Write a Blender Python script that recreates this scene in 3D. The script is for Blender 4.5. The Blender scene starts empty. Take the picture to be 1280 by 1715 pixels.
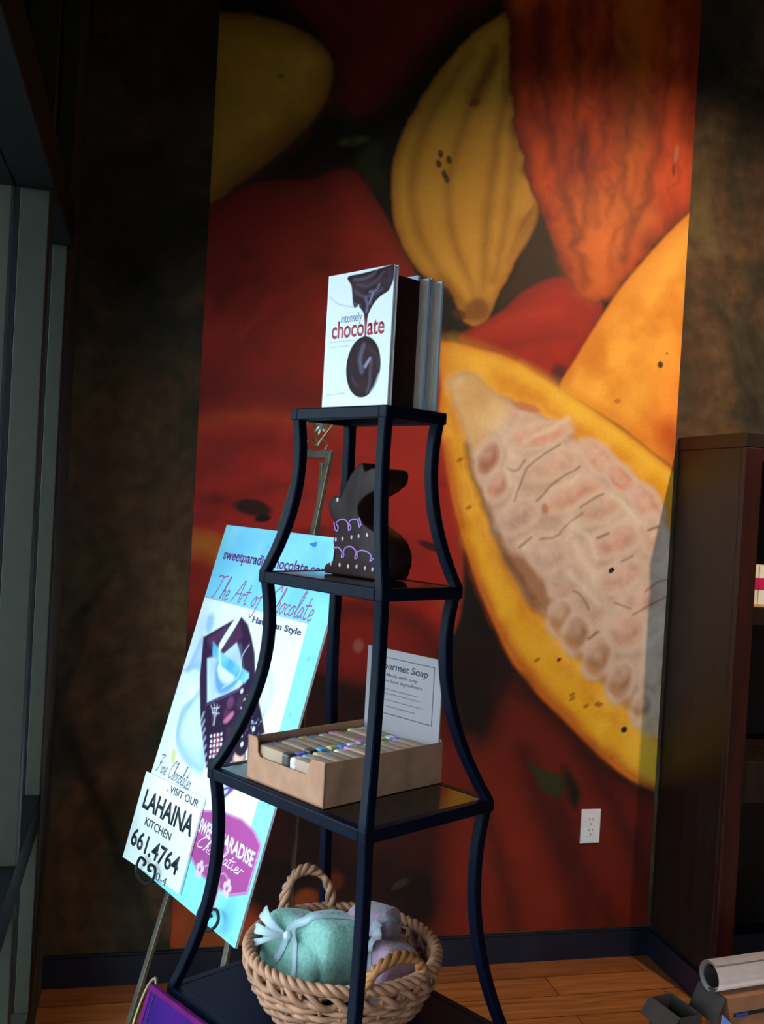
import bpy, bmesh, math, random
import numpy as np
from mathutils import Matrix, Vector
sc = bpy.context.scene
COL = sc.collection
PI = math.pi

# ------------------------------------------------------------------ camera
cam_data = bpy.data.cameras.new('camera')
cam_data.sensor_fit = 'HORIZONTAL'; cam_data.sensor_width = 36.0; cam_data.lens = 47.25
cam_data.clip_start = 0.05
cam = bpy.data.objects.new('camera', cam_data); COL.objects.link(cam)
def cam_matrix(loc, yaw, pitch, roll):
    fwd = Vector((math.sin(yaw)*math.cos(pitch), math.cos(yaw)*math.cos(pitch), math.sin(pitch)))
    right = Vector((math.cos(yaw), -math.sin(yaw), 0)); up = right.cross(fwd)
    r2 = math.cos(roll)*right + math.sin(roll)*up; u2 = -math.sin(roll)*right + math.cos(roll)*up
    m = Matrix((r2, u2, -fwd)).transposed().to_4x4(); m.translation = loc
    return m
cam.matrix_world = cam_matrix((0.2160, -3.0888, 1.5082), 0.2350, -0.0148, 0.0557)
sc.camera = cam

# ------------------------------------------------------------------ light
world = bpy.data.worlds.new('overcast_sky'); sc.world = world; world.use_nodes = True
bgn = world.node_tree.nodes['Background']
bgn.inputs[0].default_value = (0.65, 0.85, 1.0, 1); bgn.inputs[1].default_value = 8.8
sc.view_settings.view_transform = 'Standard'; sc.view_settings.look = 'None'
sc.view_settings.exposure = 0.0; sc.view_settings.gamma = 1.0; sc.view_settings.use_curve_mapping = False
sc.cycles.use_denoising = True
sc.cycles.max_bounces = 8; sc.cycles.diffuse_bounces = 5; sc.cycles.transparent_max_bounces = 12
sc.cycles.sample_clamp_indirect = 6.0

def spot(name, loc, target, power, angle, blend, color, radius):
    d = bpy.data.lights.new(name, 'SPOT'); d.energy = power; d.spot_size = angle; d.spot_blend = blend
    d.color = color; d.shadow_soft_size = radius
    o = bpy.data.objects.new(name, d); COL.objects.link(o); o.location = loc
    o.rotation_euler = (Vector(target)-Vector(loc)).to_track_quat('-Z', 'Y').to_euler()
    return o
spot('ceiling_spotlight', (2.24, -1.72, 3.22), (1.80, 0.0, 1.40), 215, math.radians(78), 1.0, (1.0, 0.74, 0.49), 0.025)
def fill_lamp(loc, power, size, color):
    d = bpy.data.lights.new('fill_lamp', 'AREA'); d.shape = 'DISK'; d.size = size; d.energy = power; d.color = color; d.spread = math.radians(104)
    o = bpy.data.objects.new('fill_lamp', d); COL.objects.link(o); o.location = loc      # faces straight down
fill_lamp((2.7, -2.7, 3.6), 5, .5, (1.0, 0.80, 0.62))  # unseen fill added to brighten the mural and back wall

def portal(loc, sy, sz):
    d = bpy.data.lights.new('window_portal', 'AREA'); d.shape = 'RECTANGLE'; d.size = sz; d.size_y = sy
    d.cycles.is_portal = True
    o = bpy.data.objects.new('window_portal', d); COL.objects.link(o)
    # local -Z must look into the room (+X)
    o.matrix_world = Matrix.Translation(loc) @ Matrix.Rotation(-PI/2, 4, 'Y')
    return o
WIN_Y0, WIN_Y1 = -4.9, -0.42
portal((-0.13, (WIN_Y0+WIN_Y1)/2, 1.15), WIN_Y1-WIN_Y0, 1.95)
p2 = portal((1.5, -6.38, 1.05), 1, 1); p2.data.size = 1.4; p2.data.size_y = 1.5
p2.matrix_world = Matrix.Translation((1.5, -6.38, 1.05)) @ Matrix.Rotation(PI/2, 4, 'X')

# ------------------------------------------------------------------ materials
def lin(c):
    c = [x/255.0 for x in c]
    return tuple(x/12.92 if x <= 0.04045 else ((x+0.055)/1.055)**2.4 for x in c)
MATS = {}
def mat(name, rgb, rough=0.5, metal=0.0, var=0.12, scale=25.0, bump=0.0, spec=0.5, stretch=(1,1,1), coat=0.0, rgb2=None, detail=4.0, sheen=0.0):
    """plain procedural material: noise-varied colour, optional noise bump"""
    if name in MATS: return MATS[name]
    m = bpy.data.materials.new(name); m.use_nodes = True; nt = m.node_tree; N = nt.nodes; Lk = nt.links
    b = N['Principled BSDF']
    c = lin(rgb)
    tc = N.new('ShaderNodeTexCoord'); mp = N.new('ShaderNodeMapping'); mp.inputs['Scale'].default_value = stretch
    Lk.new(tc.outputs['Object'], mp.inputs['Vector'])
    nz = N.new('ShaderNodeTexNoise'); nz.inputs['Scale'].default_value = scale; nz.inputs['Detail'].default_value = detail
    Lk.new(mp.outputs[0], nz.inputs['Vector'])
    rp = N.new('ShaderNodeValToRGB')
    lo = tuple(max(0, x*(1-var)) for x in c); hi = tuple(min(1, x*(1+var)) for x in c)
    if rgb2: lo, hi = c, lin(rgb2)
    rp.color_ramp.elements[0].position = 0.35; rp.color_ramp.elements[1].position = 0.65
    rp.color_ramp.elements[0].color = (*lo, 1); rp.color_ramp.elements[1].color = (*hi, 1)
    Lk.new(nz.outputs['Fac'], rp.inputs[0]); Lk.new(rp.outputs[0], b.inputs['Base Color'])
    b.inputs['Roughness'].default_value = rough; b.inputs['Metallic'].default_value = metal
    b.inputs['Specular IOR Level'].default_value = spec
    if coat: b.inputs['Coat Weight'].default_value = coat; b.inputs['Coat Roughness'].default_value = 0.08
    if sheen: b.inputs['Sheen Weight'].default_value = sheen
    if bump:
        bp = N.new('ShaderNodeBump'); bp.inputs['Strength'].default_value = bump; bp.inputs['Distance'].default_value = 0.004
        Lk.new(nz.outputs['Fac'], bp.inputs['Height']); Lk.new(bp.outputs[0], b.inputs['Normal'])
    MATS[name] = m
    return m
def print_mat(name, rough, spec=0.3, grain=60.0):
    """a printed sheet: ink colour stored on the sheet, with fine paper grain"""
    m = bpy.data.materials.new(name); m.use_nodes = True; nt = m.node_tree; N = nt.nodes; Lk = nt.links
    b = N['Principled BSDF']
    at = N.new('ShaderNodeAttribute'); at.attribute_name = 'ink'
    tc = N.new('ShaderNodeTexCoord'); nz = N.new('ShaderNodeTexNoise'); nz.inputs['Scale'].default_value = grain
    nz.inputs['Detail'].default_value = 5
    Lk.new(tc.outputs['Object'], nz.inputs['Vector'])
    rp = N.new('ShaderNodeValToRGB'); rp.color_ramp.elements[0].color = (0.92,)*3+(1,); rp.color_ramp.elements[1].color = (1.0,)*3+(1,)
    rp.color_ramp.elements[0].position = 0.3; rp.color_ramp.elements[1].position = 0.7
    Lk.new(nz.outputs['Fac'], rp.inputs[0])
    mx = N.new('ShaderNodeMix'); mx.data_type = 'RGBA'; mx.blend_type = 'MULTIPLY'; mx.inputs[0].default_value = 1.0
    Lk.new(at.outputs['Color'], mx.inputs[6]); Lk.new(rp.outputs[0], mx.inputs[7])
    Lk.new(mx.outputs[2], b.inputs['Base Color'])
    b.inputs['Roughness'].default_value = rough; b.inputs['Specular IOR Level'].default_value = spec
    return m

# ------------------------------------------------------------------ scene helpers
def tag(o, label=None, cat=None, group=None, kind=None):
    if label: o['label'] = label
    if cat: o['category'] = cat
    if group: o['group'] = group
    if kind: o['kind'] = kind
    return o
def empty(name, label, cat, matrix, group=None):
    o = bpy.data.objects.new(name, None); o.empty_display_size = 0.05; COL.objects.link(o)
    o.matrix_world = matrix
    return tag(o, label, cat, group)
def link(name, me, m, parent=None, smooth=False, matrix=None):
    o = bpy.data.objects.new(name, me); COL.objects.link(o)
    if m: me.materials.clear(); me.materials.append(m)
    if smooth:
        for p in me.polygons: p.use_smooth = True
    if matrix is not None: o.matrix_world = matrix
    if parent: o.parent = parent
    return o
def mesh_of(bm, name='mesh'):
    bmesh.ops.recalc_face_normals(bm, faces=bm.faces[:])
    me = bpy.data.meshes.new(name); bm.to_mesh(me); bm.free(); return me
def obj(name, bm, m, parent=None, smooth=False, label=None, matrix=None):
    o = link(name, mesh_of(bm, name), m, parent, smooth, matrix)
    if label: o['label'] = label
    return o
def auto_smooth(o, deg=35):
    me = o.data
    for p in me.polygons: p.use_smooth = True
    try: me.set_sharp_from_angle(angle=math.radians(deg))
    except Exception: pass
def bmn(): return bmesh.new()
def box(bm, x0, x1, y0, y1, z0, z1, bevel=0.0, mtx=None):
    r = bmesh.ops.create_cube(bm, size=1.0)
    vs = r['verts']
    for v in vs:
        v.co = Vector(((x0+x1)/2+v.co.x*(x1-x0), (y0+y1)/2+v.co.y*(y1-y0), (z0+z1)/2+v.co.z*(z1-z0)))
    if bevel:
        es = list({e for v in vs for e in v.link_edges})
        rb = bmesh.ops.bevel(bm, geom=es, offset=bevel, segments=2, affect='EDGES', profile=0.5)
        vs = list({v for f in rb['faces'] for v in f.verts} | {v for v in vs if v.is_valid})
    if mtx is not None:
        for v in vs: v.co = mtx @ v.co
    return bm
def catmull(pts, n=6, closed=False):
    P = [Vector(p) for p in pts]; out = []; L = len(P)
    rng = range(L) if closed else range(L-1)
    for i in rng:
        if closed: a, b, c, d = P[i-1], P[i], P[(i+1) % L], P[(i+2) % L]
        else: a, b, c, d = P[max(i-1, 0)], P[i], P[i+1], P[min(i+2, L-1)]
        for k in range(n):
            t = k/n
            out.append(0.5*((2*b)+(c-a)*t+(2*a-5*b+4*c-d)*t*t+(3*b-a-3*c+d)*t**3))
    if not closed: out.append(P[-1].copy())
    return out
def tube(bm, pts, r, n=8, closed=False, flat=1.0, cap=True):
    """round tube along a path; r a number or a list; flat squashes it along the second frame axis"""
    P = [Vector(p) for p in pts]; L = len(P)
    R = [r]*L if isinstance(r, (int, float)) else list(r)
    T = []
    for i in range(L):
        if closed: t = P[(i+1) % L]-P[i-1]
        else: t = P[min(i+1, L-1)]-P[max(i-1, 0)]
        T.append(t.normalized() if t.length > 1e-9 else Vector((0, 0, 1)))
    up = Vector((0, 0, 1)) if abs(T[0].z) < 0.9 else Vector((1, 0, 0))
    nrm = (up - T[0]*up.dot(T[0])).normalized(); rings = []
    for i in range(L):
        nrm = nrm - T[i]*nrm.dot(T[i])
        nrm = nrm.normalized() if nrm.length > 1e-6 else T[i].orthogonal().normalized()
        bi = T[i].cross(nrm)
        rings.append([bm.verts.new(P[i]+R[i]*(math.cos(2*PI*k/n)*nrm*flat+math.sin(2*PI*k/n)*bi)) for k in range(n)])
    for i in range(L if closed else L-1):
        A, B = rings[i], rings[(i+1) % L]
        for k in range(n):
            try: bm.faces.new((A[k], A[(k+1) % n], B[(k+1) % n], B[k]))
            except ValueError: pass
    if cap and not closed:
        bm.faces.new(rings[0][::-1]); bm.faces.new(rings[-1])
    return bm
def prism(bm, outline, z0, z1, bevel=0.0, seg=2):
    """outline in x, y, extruded from z0 to z1"""
    vs = [bm.verts.new((p[0], p[1], z0)) for p in outline]
    f = bm.faces.new(vs)
    r = bmesh.ops.extrude_face_region(bm, geom=[f])
    nv = [g for g in r['geom'] if isinstance(g, bmesh.types.BMVert)]
    for v in nv: v.co.z = z1
    if bevel:
        top = [g for g in r['geom'] if isinstance(g, bmesh.types.BMFace)]
        es = list({e for ff in top+[f] if ff.is_valid for e in ff.edges})
        bmesh.ops.bevel(bm, geom=es, offset=bevel, segments=seg, affect='EDGES', profile=0.5)
    return bm
def xform(bm, m):
    bmesh.ops.transform(bm, matrix=m, verts=bm.verts[:]); return bm
def frame(o, x, y, z):
    m = Matrix((Vector(x), Vector(y), Vector(z))).transposed().to_4x4(); m.translation = Vector(o); return m
def text_mesh(s, x0, x1, y0, h, depth=0.0006, bold=0.0, shear=0.0, fit_h=True):
    """type set flat in the x, y plane between x0 and x1 with its baseline at y0; h is the height of its capitals"""
    c = bpy.data.curves.new('type', 'FONT'); c.body = s; c.size = 1.0; c.extrude = 0.0; c.offset = bold; c.shear = shear
    c.resolution_u = 4
    o = bpy.data.objects.new('type', c); COL.objects.link(o)
    dg = bpy.context.evaluated_depsgraph_get(); dg.update()
    me = bpy.data.meshes.new_from_object(o.evaluated_get(dg))
    bpy.data.objects.remove(o); bpy.data.curves.remove(c)
    bm = bmn(); bm.from_mesh(me); bpy.data.meshes.remove(me)
    xs = [v.co.x for v in bm.verts]
    sx = (x1-x0)/(max(xs)-min(xs)); sy = h/0.729; mn = min(xs)
    for v in bm.verts: v.co = Vector((x0+(v.co.x-mn)*sx, y0+v.co.y*sy, 0))
    r = bmesh.ops.extrude_face_region(bm, geom=bm.faces[:])
    for g in r['geom']:
        if isinstance(g, bmesh.types.BMVert): g.co.z = depth
    return bm
SCRIPT = {
 'T': [[(0,.9),(.2,1),(.42,.95),(.75,1.02)],[(.45,.97),(.36,.5),(.22,.05),(.08,.02)]],
 'h': [[(0,0),(.16,.5),(.27,.93),(.2,1),(.12,.5),(.05,0)],[(.07,.2),(.2,.42),(.27,.33),(.25,.06),(.36,.03)]],
 'e': [[(0,.14),(.2,.25),(.21,.4),(.1,.42),(.03,.2),(.1,0),(.3,.09)]],
 'A': [[(-.05,0),(.22,.5),(.48,1),(.5,.5),(.54,0)],[(.1,.36),(.6,.42)]],
 'r': [[(0,0),(.1,.42),(.2,.4),(.32,.42)]],
 't': [[(.09,.85),(.05,.15),(.12,0),(.24,.08)],[(-.1,.52),(.28,.56)]],
 'o': [[(.14,.42),(0,.2),(.1,0),(.25,.15),(.2,.4),(.14,.42),(.34,.38)]],
 'f': [[(.4,.9),(.3,1),(.17,.6),(.05,-.3),(-.1,-.42),(-.14,-.3)],[(0,.42),(.32,.46)]],
 'C': [[(.62,.85),(.55,1.05),(.28,.8),(.08,.3),(.2,0),(.52,.14)]],
 'c': [[(.22,.36),(.12,.42),(0,.2),(.1,0),(.28,.08)]],
 'l': [[(0,.1),(.2,.7),(.21,1.08),(.1,.8),(.06,.1),(.12,0),(.24,.08)]],
 'a': [[(.22,.36),(.1,.42),(0,.15),(.08,0),(.2,.15),(.24,.4),(.22,.06),(.34,.05)]],
 'F': [[(0,.9),(.2,1),(.7,.98)],[(.36,.97),(.24,.4),(.07,0),(-.05,.05)],[(.12,.5),(.46,.54)]],
 'i': [[(0,.4),(0,.08),(.08,0),(.2,.08)],[(.03,.6),(.05,.64)]],
 'n': [[(0,.42),(0,0)],[(0,.22),(.12,.42),(.22,.36),(.22,.05),(.32,.03)]],
 's': [[(0,.03),(.15,.05),(.15,.2),(.08,.42),(.02,.3)]],
 'G': [[(.62,.85),(.5,1.02),(.22,.75),(.08,.3),(.2,0),(.48,.15),(.52,.42),(.3,.4)]],
}
def script_mesh(s, x0, x1, y0, h, r, shear=0.25, depth=0.25):
    """handwriting drawn with a round pen, between x0 and x1, capitals h high"""
    strokes = []; x = 0.0
    for ch in s:
        if ch == ' ': x += 0.32; continue
        g = SCRIPT[ch]; w = max(p[0] for st in g for p in st)
        for st in g: strokes.append([(x+px+shear*py, py) for px, py in st])
        x += w+0.02
    xs = [p[0] for st in strokes for p in st]; mn, mx = min(xs), max(xs); k = (x1-x0)/(mx-mn)
    bm = bmn()
    for st in strokes:
        P = catmull([(x0+(p[0]-mn)*k, y0+p[1]*h, 0) for p in st], 4)
        tube(bm, P, r, 6)
    for v in bm.verts: v.co.z *= depth
    return bm

# ------------------------------------------------------------------ ink painter (prints on flat sheets)
_rng = np.random.RandomState(7)
_LAT = _rng.rand(256, 256)
def vnoise(x, y):
    xi = np.floor(x).astype(int); yi = np.floor(y).astype(int); fx = x-xi; fy = y-yi
    fx = fx*fx*(3-2*fx); fy = fy*fy*(3-2*fy)
    g = lambda a, b: _LAT[a & 255, b & 255]
    return (g(xi, yi)*(1-fx)+g(xi+1, yi)*fx)*(1-fy)+(g(xi, yi+1)*(1-fx)+g(xi+1, yi+1)*fx)*fy
def fbm(x, y, oct=4):
    s = 0; a = 0.5
    for k in range(oct): s = s+a*vnoise(x*2**k+13.7*k, y*2**k+5.1*k); a *= 0.5
    return s/(1-0.5**oct)
class Print:
    """a sheet of ink: a grid of points in sheet metres (x, y) with a linear colour each"""
    def __init__(s, x0, x1, y0, y1, step, base):
        s.nx = int(round((x1-x0)/step))+1; s.ny = int(round((y1-y0)/step))+1
        s.X, s.Y = np.meshgrid(np.linspace(x0, x1, s.nx), np.linspace(y0, y1, s.ny))
        s.step = step; s.C = np.empty(s.X.shape+(3,)); s.C[:] = lin(base)
        s.WX = (fbm(s.X*22, s.Y*22, 3)-.5); s.WY = (fbm(s.X*22+40, s.Y*22+9, 3)-.5)
    def _win(s, P, m):
        x0, y0 = P.min(0)-m; x1, y1 = P.max(0)+m
        xs, ys = s.X[0], s.Y[:, 0]
        i0, i1 = np.searchsorted(xs, [x0, x1]); j0, j1 = np.searchsorted(ys, [y0, y1])
        return slice(max(j0-1, 0), j1+1), slice(max(i0-1, 0), i1+1)
    def _dist(s, P, X, Y, closed):
        D = np.full(X.shape, 1e9); ins = np.zeros(X.shape, bool); n = len(P)
        for i in range(n if closed else n-1):
            a = P[i]; b = P[(i+1) % n]; d = b-a; L2 = d@d+1e-12
            t = np.clip(((X-a[0])*d[0]+(Y-a[1])*d[1])/L2, 0, 1)
            D = np.minimum(D, (X-a[0]-t*d[0])**2+(Y-a[1]-t*d[1])**2)
            if closed:
                c = (a[1] > Y) != (b[1] > Y)
                with np.errstate(divide='ignore', invalid='ignore'):
                    ins ^= c & (X < (b[0]-a[0])*(Y-a[1])/(b[1]-a[1]+1e-15)+a[0])
        D = np.sqrt(D)
        return np.where(ins, -D, D) if closed else D
    def _curve(s, pts, closed, smooth):
        if not smooth: return np.array(pts, float)
        return np.array([(v.x, v.y) for v in catmull([(p[0], p[1], 0) for p in pts], 5, closed)])
    def fill(s, pts, col, soft=.004, rim=None, rimw=.05, mott=.25, ms=9, ax=(1, 1), rough=.0, smooth=True, alpha=1.0, col2=None):
        """closed shape; rim: colour it turns to near its outline; mott: blotchiness; col2: second colour of the blotches"""
        P = s._curve(pts, True, smooth); w = s._win(P, soft*2+rough+.01); X, Y = s.X[w], s.Y[w]
        d = s._dist(P, X+s.WX[w]*rough*2, Y+s.WY[w]*rough*2, True)
        a = np.clip(.5-d/(2*soft), 0, 1)[..., None]*alpha
        n = fbm(X*ms*ax[0]+P[0, 0]*31, Y*ms*ax[1]+P[0, 1]*17, 5)[..., None]
        k = np.array(lin(col))*np.ones(X.shape+(1,))
        if col2: t = np.clip((n-.36)/.28, 0, 1); k = k*(1-t)+np.array(lin(col2))*t
        k = k*(1+mott*2*(n-.5))
        if rim is not None:
            t = np.clip(1+d/rimw, 0, 1)[..., None]**1.6
            k = k*(1-t)+np.array(lin(rim))*(1+mott*(n-.5))*t
        s.C[w] = s.C[w]*(1-a)+np.clip(k, 0, 1)*a
    def stroke(s, pts, wd, col, alpha=.7, soft=None, rough=.0, smooth=True):
        P = s._curve(pts, False, smooth); soft = soft or wd*.8
        w = s._win(P, wd+soft+rough+.01); X, Y = s.X[w], s.Y[w]
        d = s._dist(P, X+s.WX[w]*rough*2, Y+s.WY[w]*rough*2, False)-wd/2
        a = np.clip(.5-d/(2*soft), 0, 1)[..., None]*alpha
        s.C[w] = s.C[w]*(1-a)+np.array(lin(col))*a
    def blob(s, c, rx, ry, rot, col, soft=.5, alpha=1.0, rim=None, mott=.15):
        P = np.array([c]); m = max(rx, ry)*(1+soft); w = s._win(P, m); X, Y = s.X[w]-c[0], s.Y[w]-c[1]
        X = X+s.WX[w]*rx*.25; Y = Y+s.WY[w]*ry*.25
        cr, sr = math.cos(rot), math.sin(rot); u = (X*cr+Y*sr)/rx; v = (-X*sr+Y*cr)/ry
        r = np.sqrt(u*u+v*v)
        a = np.clip((1+soft*.5-r)/(soft+1e-6), 0, 1); a = (a*a*(3-2*a))[..., None]*alpha
        n = fbm(s.X[w]*30, s.Y[w]*30, 3)[..., None]
        k = np.array(lin(col))*(1+mott*2*(n-.5))*np.ones(X.shape+(1,))
        if rim is not None:
            t = np.clip((r-.45)/.55, 0, 1)[..., None]**1.5; k = k*(1-t)+np.array(lin(rim))*t
        s.C[w] = s.C[w]*(1-a)+np.clip(k, 0, 1)*a
    def mesh(s, name, thick=0.0):
        nx, ny = s.nx, s.ny; n = nx*ny
        co = np.zeros((n, 3), np.float32); co[:, 0] = s.X.ravel(); co[:, 1] = s.Y.ravel()
        i = np.arange((nx-1)*(ny-1)); q = (i//(nx-1))*nx+i % (nx-1)
        F = np.stack([q, q+1, q+1+nx, q+nx], 1).astype(np.int32)
        me = bpy.data.meshes.new(name)
        me.vertices.add(n); me.vertices.foreach_set('co', co.ravel())
        me.loops.add(F.size); me.loops.foreach_set('vertex_index', F.ravel())
        me.polygons.add(len(F)); me.polygons.foreach_set('loop_start', np.arange(0, F.size, 4, dtype=np.int32))
        me.update(calc_edges=True)
        at = me.color_attributes.new('ink', 'FLOAT_COLOR', 'POINT')
        at.data.foreach_set('color', np.concatenate([np.clip(s.C, 0, 1).reshape(-1, 3), np.ones((n, 1))], 1).astype(np.float32).ravel())
        return me

# ------------------------------------------------------------------ wall mural: a printed photograph of cocoa pods
M = Print(0.368, 1.965, 0.098, 3.45, 0.004, (26, 20, 15))
M.fill([(.36,.09),(1.97,.09),(1.97,3.46),(.36,3.46)], (15,11,8), mott=.7, ms=5, smooth=False, col2=(28,20,13))
YEL=(190,132,36); RED=(150,34,22)
# dark red pod at the top, and far reds above it
M.fill([(0.544,3.076),(1.37,3.258),(1.179,3.054),(1.066,2.941),(0.975,2.814),(0.884,2.708),(0.773,2.651),(0.721,2.74),(0.701,2.847),(0.645,2.929)], (122,32,22), rim=(54,18,12), rimw=.12, mott=.5, ms=7, soft=.02)
M.stroke([(0.977,3.114),(0.909,2.953),(0.802,2.807),(0.732,2.704)], .03, (112,30,18), .35)
M.stroke([(1.173,3.148),(1.1,3.022),(0.972,2.87)], .03, (30,12,8), .5)
# green leaf scraps in the dark
M.blob((0.798,2.61), .045, .013, .25, (92,96,42), soft=.9, alpha=.7)
M.blob((0.854,2.57), .05, .03, .9, (48,58,26), soft=1.0, alpha=.8)
M.blob((0.866,2.519), .03, .05, .4, (40,46,22), soft=1.0, alpha=.8)
M.blob((0.782,2.647), .02, .05, .3, (30,40,20), soft=1.0, alpha=.8)
# yellow pod, top left
M.fill([(0.3,2.945),(0.375,2.939),(0.461,2.946),(0.57,2.936),(0.665,2.903),(0.716,2.853),(0.722,2.777),(0.686,2.68),(0.612,2.587),(0.525,2.497),(0.443,2.425),(0.332,2.339)], (208,152,44), rim=(128,78,24), rimw=.10, mott=.3, ms=7, soft=.006, col2=(220,166,58))
M.stroke([(0.353,2.435),(0.448,2.516),(0.569,2.626),(0.673,2.751)], .05, (150,88,30), .45, soft=.06)
M.stroke([(0.356,2.382),(0.451,2.455),(0.537,2.535),(0.624,2.625)], .035, (130,62,34), .55, soft=.04)
M.blob((0.561,2.774), .012, .006, .3, (90,55,20), alpha=.6)
# red pods at left
M.fill([(0.315,2.319),(0.358,2.355),(0.435,2.406),(0.542,2.454),(0.67,2.475),(0.735,2.508),(0.803,2.517),(0.86,2.462),(0.926,2.373),(0.997,2.263),(1.085,2.111),(1.168,1.889),(1.179,1.698),(0.352,1.607)], (166,40,28), rim=(112,28,20), rimw=.10, mott=.9, ms=7, soft=.006, col2=(136,31,23))
M.stroke([(0.379,2.114),(0.461,2.268),(0.583,2.373),(0.709,2.444)], .10, (96,22,26), .5, soft=.10)
M.stroke([(0.636,1.736),(0.659,1.996),(0.683,2.238),(0.748,2.412)], .07, (120,40,22), .5, soft=.07)
M.stroke([(0.847,2.013),(0.856,2.182),(0.829,2.328),(0.793,2.454)], .05, (176,48,30), .5, soft=.06)
M.stroke([(0.385,1.826),(0.512,1.982),(0.558,2.151)], .06, (90,20,24), .55, soft=.07, rough=.03)
M.stroke([(0.703,2.222),(0.796,2.232),(0.889,2.279)], .03, (84,22,22), .5, soft=.03, rough=.03)
M.stroke([(0.369,1.789),(0.521,1.819),(0.707,1.806),(0.781,1.821)], .05, (74,20,20), .6, soft=.06)
M.fill([(0.313,1.676),(0.382,1.721),(0.489,1.743),(0.617,1.753),(0.748,1.733),(0.861,1.771),(1.016,1.763),(1.179,1.698),(1.228,1.393),(1.216,1.083),(0.985,0.944),(0.678,0.959),(0.35,0.972)], (180,40,30), rim=(148,50,26), rimw=.05, mott=.9, ms=8, soft=.008, col2=(142,30,23), ax=(.7,1.4))
M.stroke([(0.348,1.686),(0.49,1.722),(0.636,1.729),(0.787,1.717)], .03, (186,72,30), .6, soft=.04)
M.stroke([(0.373,1.554),(0.53,1.651),(0.715,1.649),(0.872,1.565)], .05, (100,22,20), .55, soft=.05, rough=.02)
M.stroke([(0.8,1.486),(0.948,1.589),(1.106,1.579)], .06, (180,44,32), .5, soft=.06)
M.stroke([(0.398,1.41),(0.574,1.511),(0.8,1.486),(1.081,1.329)], .02, (90,20,18), .5, soft=.03, rough=.02)
random.seed(11)
for k in range(46):
    x = random.uniform(.36, .95); z = random.uniform(1.05, 2.15); a = random.uniform(-.5, .9)
    L = random.uniform(.06, .16); dx, dz = L*math.cos(a), L*math.sin(a)
    M.stroke([(x, z), (x+dx*.5+random.uniform(-.03,.03), z+dz*.5+random.uniform(-.03,.03)), (x+dx, z+dz)], random.uniform(.006, .02), random.choice(((86,18,16),(96,22,18),(110,26,20),(206,62,42))), random.uniform(.2, .45), soft=random.uniform(.01,.025), rough=.025)
M.blob((0.548,1.454), .06, .025, -.1, (34,16,12), soft=.5, alpha=.95)
M.blob((0.579,1.423), .025, .012, .2, (20,10,8), soft=.5)
M.blob((1.119,1.359), .045, .012, -.35, (34,14,12), soft=.6, alpha=.9)
M.blob((1.122,1.484), .02, .045, 0, (48,16,14), soft=.6, alpha=.8)
M.blob((1.18,1.169), .03, .02, -.2, (120,96,92), soft=.9, alpha=.3)
# lower left: red with an amber flush
M.fill([(0.33,1.344),(0.401,1.365),(0.473,1.35),(0.567,1.299),(0.648,1.181),(0.637,1.033),(0.349,0.991)], (150,34,24), rim=(176,92,30), rimw=.05, mott=.4, soft=.02)
M.stroke([(0.349,1.332),(0.421,1.324),(0.496,1.272)], .04, (206,130,42), .75, soft=.04)
M.fill([(0.329,1.026),(0.528,1.012),(0.754,0.951),(0.987,0.906),(1.143,0.946),(1.279,1.045),(1.407,0.969),(1.366,0.615),(1.157,0.035),(0.883,0.011),(0.38,0.039)], (30,14,11), mott=.6, ms=6, soft=.04, col2=(52,18,13))
M.fill([(0.716,1.128),(0.895,1.17),(1.092,1.138),(1.179,1.024),(1.146,0.908),(0.949,0.887),(0.754,0.96)], (132,30,22), rim=(60,18,14), rimw=.08, mott=.4, soft=.03)
M.blob((0.902,1.034), .016, .02, 0, (170,120,110), soft=.9, alpha=.6)
M.fill([(0.985,0.944),(1.146,0.908),(1.232,0.811),(1.37,0.556),(1.253,0.461),(1.034,0.427),(0.926,0.62)], (120,28,18), rim=(56,18,12), rimw=.12, mott=.4, soft=.03)
M.fill([(0.351,0.261),(0.438,0.294),(0.568,0.252),(0.686,0.135),(0.675,-0.015),(0.364,0.003)], (150,72,32), rim=(116,44,24), rimw=.08, mott=.3, soft=.02, col2=(170,70,30))
M.blob((0.778,0.235), .04, .03, .2, (150,66,28), soft=.8, alpha=.8)
M.blob((0.867,0.288), .03, .03, .2, (110,44,22), soft=.8, alpha=.7)
M.blob((1.083,0.271), .03, .012, .5, (70,60,44), soft=.8, alpha=.6)
# ribbed yellow pod, centre
M.fill([(1.386,3.165),(1.293,3.099),(1.185,3.017),(1.084,2.899),(1.003,2.762),(0.946,2.642),(0.925,2.527),(0.931,2.434),(0.96,2.328),(1.007,2.255),(1.073,2.205),(1.134,2.181),(1.17,2.119),(1.201,2.08),(1.249,2.077),(1.28,2.118),(1.3,2.178),(1.34,2.267),(1.36,2.351),(1.376,2.426),(1.422,2.478),(1.421,2.765)], (214,154,44), rim=(164,102,28), rimw=.045, mott=.3, ms=9, soft=.005, col2=(206,150,52), rough=.006)
for P, wd in (([(1.165,2.938),(1.043,2.73),(0.991,2.535),(1.021,2.351),(1.119,2.21),(1.215,2.114)],.014),([(1.247,2.931),(1.158,2.728),(1.115,2.513),(1.146,2.327),(1.21,2.2),(1.235,2.116)],.010),([(1.291,2.862),(1.267,2.667),(1.251,2.454),(1.248,2.3),(1.246,2.127)],.014),([(1.323,2.751),(1.322,2.559),(1.312,2.384),(1.281,2.227)],.010)):
    M.stroke(P, wd, (120,70,20), .75, soft=.022, rough=.006)
for P in ([(1.188,2.903),(1.089,2.718),(1.055,2.524),(1.091,2.34),(1.18,2.197)],[(1.273,2.897),(1.216,2.698),(1.189,2.484),(1.203,2.314),(1.231,2.183)],[(0.985,2.647),(0.957,2.512),(0.99,2.347),(1.067,2.242)]):
    M.stroke(P, .02, (226,170,70), .45, soft=.03)
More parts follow.
